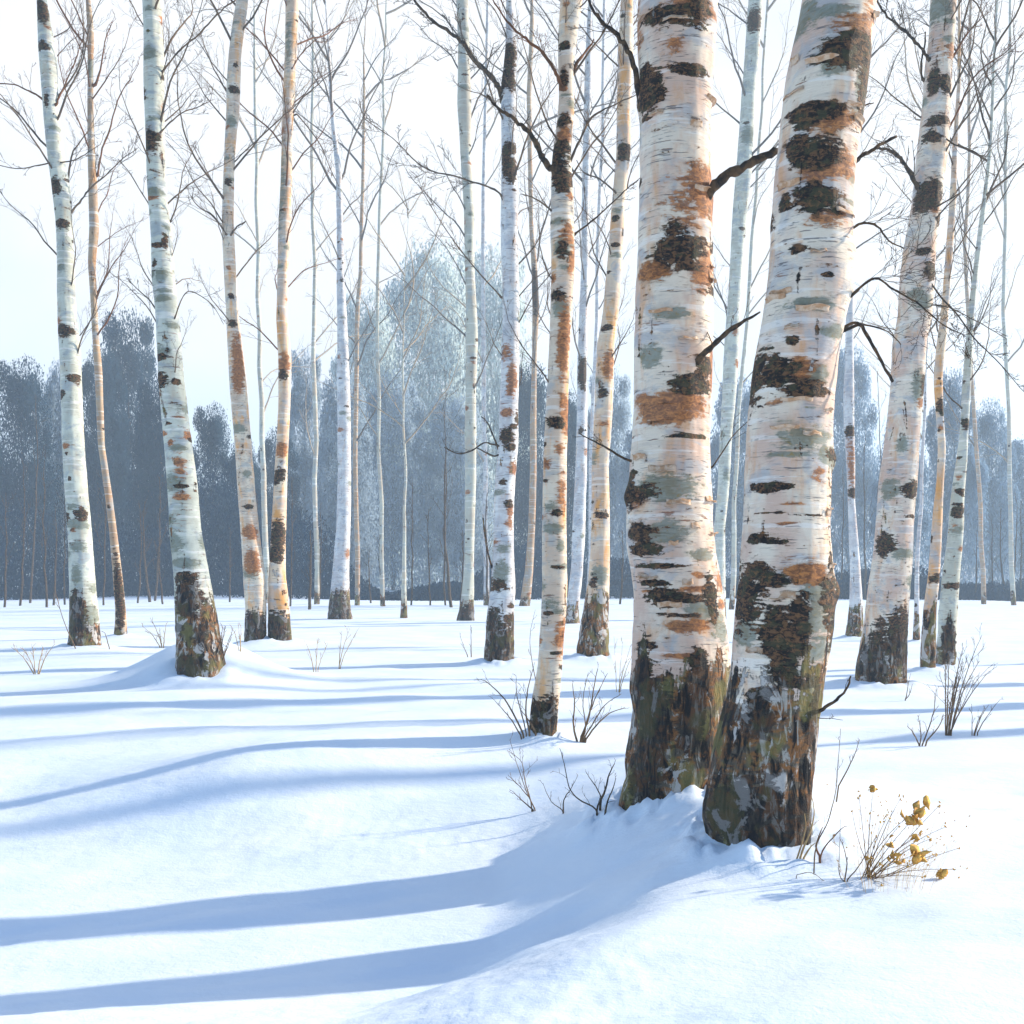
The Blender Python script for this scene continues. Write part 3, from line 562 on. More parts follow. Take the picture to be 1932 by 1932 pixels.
KIND_NAME = 'birch_tree'
for ti, T in enumerate(TREES):
    k = T['k']; d = T['d']; s = d/F; p = T['p']
    near = k.get('near', False); bk = k.get('back', False)
    rpx = T['pts'][-1][2]
    nc = 150 if near else (20 if bk else (56 if rpx > 50 else 40))
    step = .012 if near else (.10 if bk else .022*max(.6, d/14))
    m, foot, cen, ztop = trunk_mesh(T['pts'], d, M[T['mat']], 31+ti, nc, step, extend=k['extend'], flare=k['flare'], marks=k.get('marks', ()),
        rough=k['rough'], auto=k.get('auto', 0), bumps=k.get('bumps', ()), lobes=k.get('lobes', 5), wob=.028 if near else .045, base0=p)
    nm = 'brown_sapling' if T['mat'] == 'brown' else 'birch_tree'
    root = empty(nm, foot)
    tag(root, T['label'], 'tree', 'faint thin trees far back' if bk else ('two nearest birch trunks' if near else 'birches standing in the snow'))
    link('trunk', m, root)
    # traced limbs
    for li, (lm, w0, w1, poly, drift, ntw, ltw) in enumerate(k.get('limbs', ())):
        rng = random.Random(ti*50+li)
        n = len(poly); L = []; 
        z0 = CAMH-(poly[0][1]-YH)*s
        c0, r0 = cen(z0)
        side = (poly[0][0]-W/2)*s - c0.x
        ysurf = c0.y - math.sqrt(max(0, r0*r0 - min(abs(side), r0*.98)**2))
        dense = []
        for i in range(n-1):
            for q in range(4):
                dense.append((i+q/4))
        dense.append(n-1)
        pts = []
        for f in dense:
            i = min(int(f), n-2); t = f-i
            P0 = Vector(poly[max(i-1, 0)]); P1 = Vector(poly[i]); P2 = Vector(poly[i+1]); P3 = Vector(poly[min(i+2, n-1)])
            c = .5*((2*P1) + (P2-P0)*t + (2*P0-5*P1+4*P2-P3)*t*t + (3*P1-P0-3*P2+P3)*t**3)
            dd = ysurf + r0*.25 + (drift*.6 if near else drift)*f/(n-1) 
            pts.append(ray(c.x, c.y, dd) - foot + Vector((0, rng.gauss(0, .25)*w0*s, rng.gauss(0, .12)*w1*s)))
        rad = [max(.0012, (w0*(1-i/(len(pts)-1))**.8 + w1*(1-(1-i/(len(pts)-1))**.8))*.5*s*(1+.10*rng.gauss(0, 1))) for i in range(len(pts))]
        rad[0] *= 1.5
        inner = pts[0].lerp(c0 - foot, .55); inner.z = pts[0].z - r0*.35
        pts.insert(0, inner); rad.insert(0, rad[0]*1.15)
        mb = MB(); mb.tube(pts, rad, 9 if w0 > 8 else 6)
        if ntw: side_twigs(mb, pts, ltw*1.5*(1.0 if near else d/11), rad[len(rad)//2]*.8, rng, ntw, 2, .03, (.35, .85), .25, max(.0011, .26*s*1.9))
        link('branch', mb.mesh('branch', M[lm]), root)
    if near:
        rg = random.Random(77+ti)
        for q in range(22):
            z = rg.uniform(foot.z+.9, CAMH+YH*s*.98); c, r = cen(z)
            th0 = -rg.uniform(.25, 2.9); wid = rg.uniform(.05, .16)/r; hh_ = rg.uniform(.010, .035); cur = rg.uniform(.012, .03)
            mb = MB(); n1 = 9; n2 = 5
            up_ = rg.choice((-1, 1))
            for a_ in range(n1):
                f1 = a_/(n1-1)
                for b_ in range(n2):
                    f2 = b_/(n2-1); an = th0 + wid*(f1-.5)
                    lift = cur*f2*f2*math.sin(math.pi*(.15+.7*f1)) + .002
                    rr_ = r*1.012 + lift
                    mb.v.append(Vector((c.x+math.cos(an)*rr_, c.y+math.sin(an)*rr_, z + up_*hh_*math.sin(f2*1.9) + .004*math.sin(f1*9+q))) - foot)
            for a_ in range(n1-1):
                for b_ in range(n2-1):
                    p_ = a_*n2+b_; mb.f.append((p_, p_+1, p_+n2+1, p_+n2))
            o = link('bark_curl', mb.mesh('bark_curl', M['curl']), root)
            md = o.modifiers.new('thickness', 'SOLIDIFY'); md.thickness = .0016
    # remaining branches from the shared pool
    nb = k.get('nb', 0); pk = k.get('pk', 'near')
    if bk: pk = 'farpale' if ti % 3 else 'far'
    elif d > 22 and pk == 'near': pk = 'far'
    rg = random.Random(900+ti)
    nb = int(nb*(.7 if bk else 1.05))
    if nb:
        y0, y1 = k['span']; PL = pool(pk)
        for i in range(nb):
            yy = y0 + (y1-y0)*((i+rg.random())/nb)**1.25
            z = CAMH-(yy-YH)*s
            if z > ztop-.2: z = ztop - .2 - rg.random()
            c, r = cen(z)
            az = (0 if rg.random() < .5 else math.pi) + rg.gauss(0, .75)
            el = rg.uniform(.72, 1.2)
            dr = Vector((math.cos(az)*math.cos(el), math.sin(az)*math.cos(el), math.sin(el)))
            o = link('branch', PL[rg.randrange(len(PL))], root)
            q = Vector((0, 0, 1)).rotation_difference(dr) @ Quaternion((0, 0, 1), rg.uniform(0, 6.28))
            o.rotation_mode = 'QUATERNION'; o.rotation_quaternion = q
            Lb = rg.uniform(150, 300)*s*(1.0 if yy < 400 else .75)
            o.scale = (Lb, Lb, Lb); o.location = c - foot + dr*r*.4
        # more crown above the frame
        for i in range(3 if bk else 5):
            z = ztop - rg.random()*max(.5, (ztop-(CAMH+YH*s)))
            c, r = cen(z); az = rg.uniform(0, 6.28); el = rg.uniform(.6, 1.1)
            dr = Vector((math.cos(az)*math.cos(el), math.sin(az)*math.cos(el), math.sin(el)))
            o = link('branch', PL[rg.randrange(len(PL))], root); o.rotation_mode = 'QUATERNION'
            o.rotation_quaternion = Vector((0, 0, 1)).rotation_difference(dr) @ Quaternion((0, 0, 1), rg.uniform(0, 6.28))
            Lb = min(2.6, 240*s); o.scale = (Lb,)*3; o.location = c - foot

# ------------------------------------------------------------------ snow
def build_snow():
    def axis(n, lo, hi, c, tight):
        t = np.linspace(-1, 1, n)
        v = np.sinh(t*tight)/math.sinh(tight)
        return np.where(v < 0, c + v*(c-lo), c + v*(hi-c))
    xs = axis(760, -260, 260, 0.0, 6.0)
    ty = np.linspace(0, 1, 760)
    ys = -6 + (2.2+6)*np.linspace(0, 1, 40)
    ys2 = 2.2*np.exp(ty[1:]*math.log(420/2.2))
    ys = np.concatenate([ys, ys2])
    X, Y = np.meshgrid(xs, ys)
    Z = H(X, Y)
    V = np.stack([X, Y, Z], -1).reshape(-1, 3).astype(np.float32)
    nx = len(xs); ny = len(ys)
    i = np.arange(ny-1)[:, None]; j = np.arange(nx-1)[None, :]
    a = i*nx+j
    Fc = np.stack([a, a+1, a+1+nx, a+nx], -1).reshape(-1, 4).astype(np.int32)
    m = bpy.data.meshes.new('snow_ground')
    m.vertices.add(len(V)); m.vertices.foreach_set('co', V.ravel())
    m.loops.add(Fc.size); m.loops.foreach_set('vertex_index', Fc.ravel())
    m.polygons.add(len(Fc)); m.polygons.foreach_set('loop_start', np.arange(0, Fc.size, 4, dtype=np.int32)); m.polygons.foreach_set('loop_total', np.full(len(Fc), 4, dtype=np.int32))
    m.update(calc_edges=True); m.validate()
    m.polygons.foreach_set('use_smooth', [True]*len(m.polygons))
    t = NT('snow'); tc = t.n('ShaderNodeTexCoord'); P = tc.outputs['Object']
    c = t.mix(t.ss(t.noise(P, (1.2, 1.2, 1.2), 4), .35, .65), (.72, .83, .95), (.80, .88, .96))
    hg = t.math('ADD', t.noise(P, (9, 16, 9), 5, .6), t.math('MULTIPLY', t.noise(P, (70, 70, 70), 3, .6), .25))
    b = t.out(c, .65, hg, .35, .02, .3)
    m.materials.append(t.m)
    o = link('snow_ground', m); o['kind'] = 'structure'
    return o
build_snow()

# ------------------------------------------------------------------ dry shrubs poking through the snow
def shrub(label, base, stems, mat, seed, w=3.0, tw=5, ltw=.35, cat='shrub', name='bare_shrub', group='bare shrubs and stalks in the snow'):
    """stems: list of pixel polylines starting near the base"""
    rng = random.Random(seed); p = ground_hit(*base); d = p.y; s = d/F
    root = empty(name, p); tag(root, label, cat, group)
    for si, poly in enumerate(stems):
        n = len(poly); dr = rng.uniform(-.25, .25)
        pts = []; L = 0
        for i in range((n-1)*4+1):
            f = i/4; a = min(int(f), n-2); t = f-a
            P0 = Vector(poly[max(a-1, 0)]); P1 = Vector(poly[a]); P2 = Vector(poly[a+1]); P3 = Vector(poly[min(a+2, n-1)])
            c = .5*((2*P1) + (P2-P0)*t + (2*P0-5*P1+4*P2-P3)*t*t + (3*P1-P0-3*P2+P3)*t**3)
            hgt = abs(base[1]-c.y)*s
            q = ray(c.x, c.y, d + dr*hgt) - p
            pts.append(q + Vector((rng.gauss(0, .3)*s, 0, rng.gauss(0, .3)*s)))
        pts[0].z -= .05
        L = (pts[-1]-pts[0]).length
        ww = w*rng.uniform(.7, 1.1)
        rad = [max(.0010, ww*.5*s*(1-.75*i/(len(pts)-1))) for i in range(len(pts))]
        mb = MB(); mb.tube(pts, rad, 5)
        if tw: side_twigs(mb, pts, L*ltw*1.6, rad[0]*.7, rng, tw, 1, .05, (.35, .8), .25, max(.0009, .42*s))
        link('stem', mb.mesh('stem', M[mat]), root)
    return root
def fan(base, n, h, lean, spread, seed, bend=.35):
    rng = random.Random(seed); out = []
    for i in range(n):
        u = (i+.5)/n*2-1
        hh = h*rng.uniform(.6, 1.0); x0 = base[0] + u*spread*.12 + rng.gauss(0, 1.5)
        dx = lean + u*spread + rng.gauss(0, spread*.12)
        out.append([(x0, base[1]+rng.uniform(-2, 2)), (x0+dx*.25, base[1]-hh*.35), (x0+dx*(.55+.1*rng.random()), base[1]-hh*.7), (x0+dx, base[1]-hh)])
    return out
shrub('dry brown shrub leaning left, hugging the left side of the orange-streaked birch foot', (990,1392),
      [[(986,1394),(966,1360),(948,1338),(932,1320)],[(990,1392),(968,1345),(946,1312),(920,1288),(908,1282)],[(994,1390),(985,1350),(975,1312),(974,1275)],[(1000,1386),(992,1345),(996,1300),(1006,1262)],[(1012,1384),(1000,1362),(985,1342)]], 'stem', 1, 4)
shrub('dry brown shrub with many upright stems, right of the orange-streaked birch foot', (1096,1400),
      [[(1098,1402),(1106,1365),(1122,1320),(1146,1270)],[(1094,1398),(1112,1350),(1120,1300),(1128,1262)],[(1100,1396),(1120,1362),(1142,1330),(1172,1310)],[(1090,1404),(1082,1370),(1084,1330),(1080,1290)],[(1096,1400),(1105,1372),(1100,1320),(1110,1268)],[(1102,1400),(1124,1370),(1152,1345),(1178,1336)]], 'stem', 2, 4.5)
shrub('small tan twig cluster leaning left, left of the dark forked twig on the shadow edge', (1010,1530),
      [[(1012,1534),(998,1505),(975,1478),(958,1462)],[(1012,1532),(992,1490),(975,1440),(962,1395)],[(1010,1532),(985,1510),(966,1492)],[(1004,1522),(990,1470),(985,1440),(966,1420)]], 'stem', 3, 3.2)
shrub('little forked dark twig between the tan cluster and the big black forked twig', (1063,1536),
      [[(1063,1542),(1060,1528),(1040,1512),(1024,1478)],[(1063,1540),(1064,1510),(1076,1490),(1086,1472)]], 'limb', 4, 3, 3)
shrub('black forked twig standing in the blue shadow left of the nearest trunks', (1126,1540),
      [[(1126,1544),(1124,1526),(1092,1508),(1074,1486),(1064,1440),(1056,1412)],[(1126,1544),(1128,1520),(1134,1505),(1120,1478),(1106,1458)],[(1132,1512),(1142,1490),(1150,1460),(1160,1440)]], 'limb', 5, 5, 4)
shrub('single thick black twig rising beside the black forked one', (1141,1540), [[(1141,1542),(1146,1512),(1156,1490),(1162,1468)]], 'limb', 6, 5, 2)
shrub('low straw-coloured twig tuft at the far left below the first white birch', (68,1272),
      fan((68,1272), 5, 74, -8, 44, 8), 'straw', 7, 2.4, 4)
shrub('tall dark bent stalk against the left foot of the first white birch', (143,1224), [[(144,1226),(132,1200),(118,1165),(108,1130),(104,1108)]], 'stem', 8, 3, 2, .2, 'stalk', 'dry_stalk')
shrub('tall airy shrub leaning right at the right side, in sunlit snow beneath the last birch', (1798,1388),
      fan((1790,1388), 10, 200, 38, 46, 9), 'stem', 9, 3.2, 6)
shrub('dark low twigs fanning from the blue shadow edge, left of the tall airy shrub', (1732,1408),
      [[(1736,1410),(1724,1385),(1712,1370)],[(1738,1410),(1750,1380),(1762,1340),(1766,1300)],[(1744,1404),(1770,1372),(1780,1350)],[(1734,1410),(1738,1385),(1732,1350)]], 'stem', 10, 3.6, 5)
shrub('sparse grey twigs at the right end of the tall airy shrub', (1838,1388),
      fan((1838,1388), 4, 70, 22, 26, 12), 'stem', 11, 2.4, 3)
shrub('tall wiry two-forked sapling right of the leaning trunk foot', (1590,1665),
      [[(1536,1624),(1542,1590),(1562,1550),(1576,1495),(1582,1430),(1586,1375)],[(1578,1490),(1600,1450),(1614,1420),(1622,1395)]], 'stem', 12, 3.4, 4, .2)
shrub('upright thin twigs in front of the golden-leaved plant', (1592,1664),
      [[(1592,1668),(1598,1630),(1592,1600),(1584,1580)],[(1598,1668),(1584,1650),(1584,1600),(1586,1545)],[(1594,1664),(1620,1635),(1640,1600),(1652,1580)]], 'stem', 13, 3, 3, .2)
shrub('red-brown bent twig with a stubby tip beside the leaning trunk foot', (1548,1628),
      [[(1546,1632),(1552,1605),(1572,1580),(1590,1562),(1600,1560)],[(1548,1618),(1540,1596),(1552,1560)]], 'twig_rust', 14, 5, 2, .2)
shrub('pale straw blades leaning against the right base of the leaning trunk', (1502,1625),
      [[(1500,1628),(1512,1595),(1520,1560),(1518,1535)],[(1508,1624),(1520,1590),(1532,1560),(1536,1530),(1530,1500)],[(1514,1622),(1528,1600),(1540,1590)]], 'straw', 15, 5, 1, .2)
shrub('thin pale twigs in the snow right of the twin pair', (596,1268), fan((596,1268), 3, 76, 0, 24, 16), 'straw', 16, 2.0, 3)
shrub('faint leaning stalks in the snow below the slim white birch', (640,1262), fan((640,1262), 3, 88, 22, 18, 17), 'straw', 17, 2.0, 2)
shrub('small forked twig below the pale greenish birch', (888,1240), [[(889,1242),(889,1210),(888,1180)],[(884,1240),(876,1222),(868,1200)]], 'stem', 18, 2.6, 2)
shrub('thin brown stalk between the speckled birch and the orange-streaked birch', (1014,1296), [[(1014,1298),(1004,1250),(1000,1200),(1010,1150)]], 'stem', 19, 2.4, 3, .2)
shrub('thin grass-like twigs between the yellowish birch and the nearest trunks', (1166,1306), fan((1166,1306), 4, 110, 16, 22, 20), 'straw', 20, 2.0, 2)
shrub('low tan twigs left of the sturdy birch mound', (300,1222), fan((306,1222), 4, 62, -14, 24, 21), 'straw', 21, 2.4, 3)
shrub('crusty tan twig tuft against the right side of the sturdy birch foot', (412,1262), fan((414,1262), 6, 84, 8, 18, 22), 'stem', 22, 3.0, 4)
shrub('short dark twig in the snow between the brown stem and the sturdy birch', (206,1225), [[(207,1226),(200,1200),(196,1192)]], 'stem', 23, 3.0, 1)
shrub('short straw twigs between the sturdy birch and the twin pair', (450,1228), fan((452,1228), 3, 56, -6, 14, 24), 'straw', 24, 2.2, 2)
shrub('dark twig hooked beside the dark foot of the large tapering birch', (1712,1322), [[(1706,1322),(1716,1310),(1722,1290)],[(1708,1322),(1712,1300),(1718,1270)]], 'stem', 25, 3.0, 1)
shrub('curved twig lying low on the snow in front of the leaning trunk', (1610,1585+80), [[(1498,1652),(1530,1646),(1560,1664),(1600,1668)]], 'stem', 26, 1.6, 2, .1)

# golden-leaved plant at the right of the leaning trunk
def leaf(mb, c, L, wd, rng):
    ax = Vector((rng.gauss(0, 1), rng.gauss(0, .6), rng.gauss(0, 1))).normalized()
    sd = ax.cross(Vector((rng.gauss(0, .5), -1, rng.gauss(0, .5)))).normalized(); nn = ax.cross(sd)
    b = len(mb.v); N = 6; cur = rng.uniform(-.5, .5)
    for i in range(N+1):
        t = i/N; w = wd*math.sin(math.pi*min(1, t*.96+.02))**.7*(1+.18*rng.gauss(0, 1))
        o = ax*(t-.5)*L + nn*(cur*L*(t-.5)**2*1.6)
        mb.v += [c+o-sd*w*.5+nn*abs(w)*.22, c+o-nn*.0005, c+o+sd*w*.5+nn*abs(w)*.22, c+o+nn*.0012]
    for i in range(N):
        p = b+i*4
        mb.f += [(p, p+1, p+5, p+4), (p+1, p+2, p+6, p+5), (p+2, p+3, p+7, p+6), (p+3, p, p+4, p+7)]
gp = ground_hit(1632, 1656); gs = gp.y/F
groot = empty('golden_leaf_plant', gp)
tag(groot, 'wispy plant with curled golden-ochre leaves, in the snow right of the nearest trunks', 'plant')
clusters = [(1728,1531,24,9,-.05),(1722,1546,16,6,-.02),(1648,1491,11,5,.05),(1683,1591,12,4,0),(1691,1618,15,7,-.05),(1733,1611,22,9,-.1),(1727,1581,11,5,-.05),(1755,1583,7,3,0),(1739,1570,6,3,0),(1696,1558,6,2,0),(1621,1501,6,3,.05),(1660,1635,7,4,-.1),(1714,1632,6,3,-.1),(1652,1580,5,2,0),(1608,1530,4,2,0),(1766,1612,5,2,0),(1640,1620,10,3,0),(1785,1560,6,3,.1),(1810,1600,5,2,.1),(1772,1520,5,3,.1),(1700,1505,6,3,0),(1672,1545,6,3,.05),(1800,1640,5,2,0),(1668,1668,7,3,-.1),(1745,1655,6,3,-.1)]
rng = random.Random(5)
for ci, (cx_, cy_, sz, nl, dy) in enumerate(clusters):
    tip = ray(cx_, cy_, gp.y+dy)-gp
    b0 = Vector((rng.gauss(0, .02), 0, -.03))
    ctrl = b0.lerp(tip, .5) + Vector((-.06*rng.random(), 0, .05*rng.random()))
    pts = [(b0*(1-t)**2 + ctrl*2*t*(1-t) + tip*t*t) for t in [i/9 for i in range(10)]]
    mb = MB(); mb.tube(pts, [max(.0008, .0024*(1-t/9*.7)) for t in range(10)], 5)
    side_twigs(mb, pts, .12, .0014, rng, 2, 0, .03, (.3, .8), .5, .0006)
    so_ = link('stem', mb.mesh('stem', M['stem' if ci % 2 else 'twig_rust']), groot)
    for q in range(nl):
        c = Vector((rng.gauss(0, .55), rng.gauss(0, .5), rng.gauss(0, .6)))*sz*gs*.7
        ml = MB(); leaf(ml, Vector((0, 0, 0)), sz*gs*rng.uniform(.8, 1.35), sz*gs*rng.uniform(.45, .75), rng)
        lo = link('leaf', ml.mesh('leaf', M['leaf']), so_); lo.location = tip + c
mf = MB()
for q in range(130):
    x = rng.gauss(1705, 60); y = rng.gauss(1585, 50)
    if not (1560 < x < 1850 and 1470 < y < 1672): continue
    # flecks ride on fine upright straws
    c = ray(x, y, gp.y + rng.uniform(-.2, .2)) - gp
    leaf(mf, c, rng.uniform(3, 6.5)*gs, rng.uniform(1.8, 3.4)*gs, rng)
    foot = Vector((c.x*.65, c.y, float(H(gp.x+c.x*.65, gp.y+c.y)) - gp.z - .01))
    mf.tube([foot, foot.lerp(c, .5)+Vector((-.01, 0, .01)), c], [.0005, .0005, .0004], 3)
link('seed_head', mf.mesh('seed_head', M['leaf']), groot)
fp = ground_hit(1778, 1660); ml = MB()
for q in range(5): leaf(ml, Vector((rng.gauss(0, .012), rng.gauss(0, .01), .012+.02*rng.random())), .045, .026, rng)
fo = link('fallen_leaf', ml.mesh('fallen_leaf', M['leaf'])); fo.location = fp
tag(fo, 'curled ochre leaf lying alone on the snow, below and right of the golden-leaved plant', 'leaf')

# ------------------------------------------------------------------ bare saplings at the wood's edge
def sapling(px, yb, yt, w, bend, seed, fork=0):
    rng = random.Random(seed); p = ground_hit(px, yb); d = p.y; s = d/F
    root = empty('bare_sapling', p)
    tag(root, 'thin dark bare sapling in front of the blue-grey far wood', 'sapling', 'thin bare saplings along the far wood edge')
    h = (yb-yt)*s
    pts = [Vector((bend*s*math.sin(i/10*2.2) + rng.gauss(0, .02)*h*.2, 0, -.2 + (h+.2)*i/10)) for i in range(11)]
    mb = MB(); mb.tube(pts, [max(.008, w*.5*s*(1-.8*i/10)) for i in range(11)], 5)
    link('trunk', mb.mesh('trunk', M['limb']), root)
    mb = MB(); side_twigs(mb, pts, h*.42, w*.3*s, rng, 8, 1, .10, (.3, .7), .3, .008)
    link('branches', mb.mesh('branches', M['limb']), root)
for i, a in enumerate([(8,1146,930,5,4),(38,1143,880,5,8),(56,1138,760,5,14),(88,1146,870,5,-5),(100,1142,960,5,6),(120,1141,900,4,3),(284,1136,945,6,-14),(292,1134,900,5,10),(195,1142,860,4,4),(308,1140,1000,4,-8),(432,1136,1000,4,2),
     (583,1150,1000,7,3),(600,1140,960,4,5),(726,1144,985,6,-10),(700,1138,1040,4,-4),(852,1146,850,7,-14),(868,1148,1000,5,6),(838,1142,700,4,3),(1062,1146,900,4,4),(1170,1140,1000,5,5),(1586,1130,880,4,5),(1634,1132,820,5,-3),(1650,1132,700,4,9),(1690,1130,960,4,2),
     (1899,1134,960,5,-12),(1905,1134,930,4,14),(1840,1132,1000,4,3),(1925,1132,950,4,2),(1875,1132,980,4,-4),(548,1144,900,4,3),(480,1140,930,4,4),(348,1134,930,4,3),(260,1138,950,4,6),(775,1142,900,4,3),(812,1142,960,4,-4),(922,1144,930,5,-5)]):
    sapling(a[0], a[1], a[2], a[3], a[4], 400+i)

# ------------------------------------------------------------------ the far wood
def wood_mat(name, c1, c2):
    t = NT(name); tc = t.n('ShaderNodeTexCoord'); P = tc.outputs['Object']
    cc = t.mix(t.ss(t.noise(P, (.35, .35, .35), 4, .6), .35, .65), c1, c2)
    b = t.n('ShaderNodeBsdfDiffuse'); t.put(b.inputs[0], cc); tr = t.n('ShaderNodeBsdfTranslucent'); t.put(tr.inputs[0], cc)
    ms = t.n('ShaderNodeMixShader'); ms.inputs[0].default_value = .5; t.t.links.new(b.outputs[0], ms.inputs[1]); t.t.links.new(tr.outputs[0], ms.inputs[2])
    o = t.n('ShaderNodeOutputMaterial'); t.t.links.new(ms.outputs[0], o.inputs[0])
    return t.m
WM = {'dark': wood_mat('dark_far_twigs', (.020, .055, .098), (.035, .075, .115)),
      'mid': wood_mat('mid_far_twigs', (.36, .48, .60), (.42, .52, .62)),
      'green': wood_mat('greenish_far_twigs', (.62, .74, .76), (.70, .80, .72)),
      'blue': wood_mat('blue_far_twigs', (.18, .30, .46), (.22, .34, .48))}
def crown_mesh(seed, nf, slim, sz):
    """unit crown: 0..1 high, about 1 wide; small twig-clump faces through a stack of rounded lobes"""
    r = np.random.RandomState(seed)
    lob = [(0, 0, .62, .40), (0, 0, .34, .46), (.03, .02, .80, .29)]
    for i in range(34):
        z = r.uniform(.15, .92); wd = .5*math.sqrt(max(.05, 1-((z-.45)/.55)**2))
        a = r.uniform(0, 6.28); q = wd*r.uniform(.5, .9)
        lob.append((q*math.cos(a), q*math.sin(a), z, r.uniform(.05, .12)))
    lob = np.array(lob)
    pr = lob[:, 3]**1.7; pr /= pr.sum()
    idx = r.choice(len(lob), nf, p=pr)
    dv = r.normal(size=(nf, 3)); dv /= np.linalg.norm(dv, axis=1)[:, None]
    rad = lob[idx, 3]*(r.uniform(0, 1, nf)**.38)*(1+.07*r.normal(size=nf))
    C = lob[idx, :3] + dv*rad[:, None]*np.array([1, 1, .62])
    # skirt down to the snow
    ns = nf//4; C[:ns, 2] = r.uniform(0, .55, ns); rr = .49*slim*np.sqrt(r.uniform(0, 1, ns)); aa = r.uniform(0, 6.28, ns)
    C[:ns, 0] = rr*np.cos(aa); C[:ns, 1] = rr*np.sin(aa)
    u = r.normal(size=(nf, 3)); u[:, 2] *= 1.2; u /= np.linalg.norm(u, axis=1)[:, None]
    v = np.cross(u, r.normal(size=(nf, 3))); v /= np.linalg.norm(v, axis=1)[:, None]
    L = sz*r.uniform(.6, 1.5, nf)[:, None]
    V = np.stack([C-u*L, C+v*L*.6, C+u*L*1.1, C-v*L*.6], 1).reshape(-1, 3)
    V[:, 2] = np.maximum(V[:, 2], 0)
    m = bpy.data.meshes.new('crown')
    Fc = np.arange(nf*4, dtype=np.int32)
    m.vertices.add(len(V)); m.vertices.foreach_set('co', V.astype(np.float32).ravel())
    m.loops.add(nf*4); m.loops.foreach_set('vertex_index', Fc)
    m.polygons.add(nf); m.polygons.foreach_set('loop_start', np.arange(0, nf*4, 4, dtype=np.int32)); m.polygons.foreach_set('loop_total', np.full(nf, 4, dtype=np.int32))
    m.update(calc_edges=True)
    No = dv.copy(); No[:ns] = np.stack([np.cos(aa), np.sin(aa), 0*aa+.2], 1)
    No = No*.8 + (C - np.array([0, 0, .4]))*1.6 + r.normal(size=(nf, 3))*.12
    No /= np.linalg.norm(No, axis=1)[:, None]
    m.polygons.foreach_set('use_smooth', [True]*nf)
    m.normals_split_custom_set_from_vertices(np.repeat(No, 4, axis=0).astype(np.float32))
    return m
CR = [crown_mesh(50+i, 60000, 1.0, .0072) for i in range(5)]
def tmesh():
    mb = MB(); rng = random.Random(3)
    pts = [Vector((.01*rng.gauss(0, 1), 0, i/8*.8)) for i in range(9)]; pts[0] = Vector((0, 0, -.03))
    mb.tube(pts, [.016*(1-.8*i/8) for i in range(9)], 7)
    side_twigs(mb, pts, .5, .008, rng, 10, 1, .1, (.4, .9), .2, .0015)
    return mb.mesh('trunk', M['twig'])
TM = tmesh()
CRM = {}
def far_tree(px, top, hw, d, mat, label, ci):
    p = ray(px, YH, d); s = d/F
    z0 = float(H(p.x, p.y)) - .2
    h = (YH-top)*s + CAMH - z0; wdt = 2*hw*s
    root = empty('woodland_tree', (p.x, d, z0))
    tag(root, label, 'tree', 'rounded trees of the far wood')
    key = (ci, mat)
    if key not in CRM:
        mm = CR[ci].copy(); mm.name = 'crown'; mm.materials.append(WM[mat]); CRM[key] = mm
    o = link('crown', CRM[key], root); o.scale = (wdt, min(wdt, h*.7), h/.99)
    o.rotation_euler.z = 0
    t = link('trunk', TM, root); t.scale = (h*.6, h*.6, h*.9)
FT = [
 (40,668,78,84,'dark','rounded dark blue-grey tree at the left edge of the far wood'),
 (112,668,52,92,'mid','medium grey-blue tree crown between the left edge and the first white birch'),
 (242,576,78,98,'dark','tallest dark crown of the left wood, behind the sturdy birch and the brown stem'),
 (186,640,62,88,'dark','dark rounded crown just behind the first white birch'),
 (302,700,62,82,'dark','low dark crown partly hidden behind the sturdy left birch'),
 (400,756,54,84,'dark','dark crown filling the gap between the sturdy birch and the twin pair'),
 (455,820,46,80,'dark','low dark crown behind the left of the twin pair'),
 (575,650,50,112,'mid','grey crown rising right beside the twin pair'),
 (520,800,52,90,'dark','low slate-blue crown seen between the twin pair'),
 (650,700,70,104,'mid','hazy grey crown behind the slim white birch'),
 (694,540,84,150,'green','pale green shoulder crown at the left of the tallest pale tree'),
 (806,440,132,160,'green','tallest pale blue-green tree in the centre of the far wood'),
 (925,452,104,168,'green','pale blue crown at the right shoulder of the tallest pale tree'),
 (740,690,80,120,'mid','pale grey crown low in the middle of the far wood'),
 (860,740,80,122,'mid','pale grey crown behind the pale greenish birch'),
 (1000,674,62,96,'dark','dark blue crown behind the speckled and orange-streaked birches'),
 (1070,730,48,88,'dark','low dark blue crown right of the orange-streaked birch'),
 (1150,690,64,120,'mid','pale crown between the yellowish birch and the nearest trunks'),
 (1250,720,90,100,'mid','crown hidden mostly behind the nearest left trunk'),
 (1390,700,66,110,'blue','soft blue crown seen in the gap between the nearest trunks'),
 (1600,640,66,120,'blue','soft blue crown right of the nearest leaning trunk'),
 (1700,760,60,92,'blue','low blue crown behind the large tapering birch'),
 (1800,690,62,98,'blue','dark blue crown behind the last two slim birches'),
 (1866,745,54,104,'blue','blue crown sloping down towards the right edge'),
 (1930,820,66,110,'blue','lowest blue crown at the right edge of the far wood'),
 (-60,720,90,88,'dark','dark crown cut by the left edge of the picture'),
]
for i, a in enumerate(FT): far_tree(*a, i % 5)
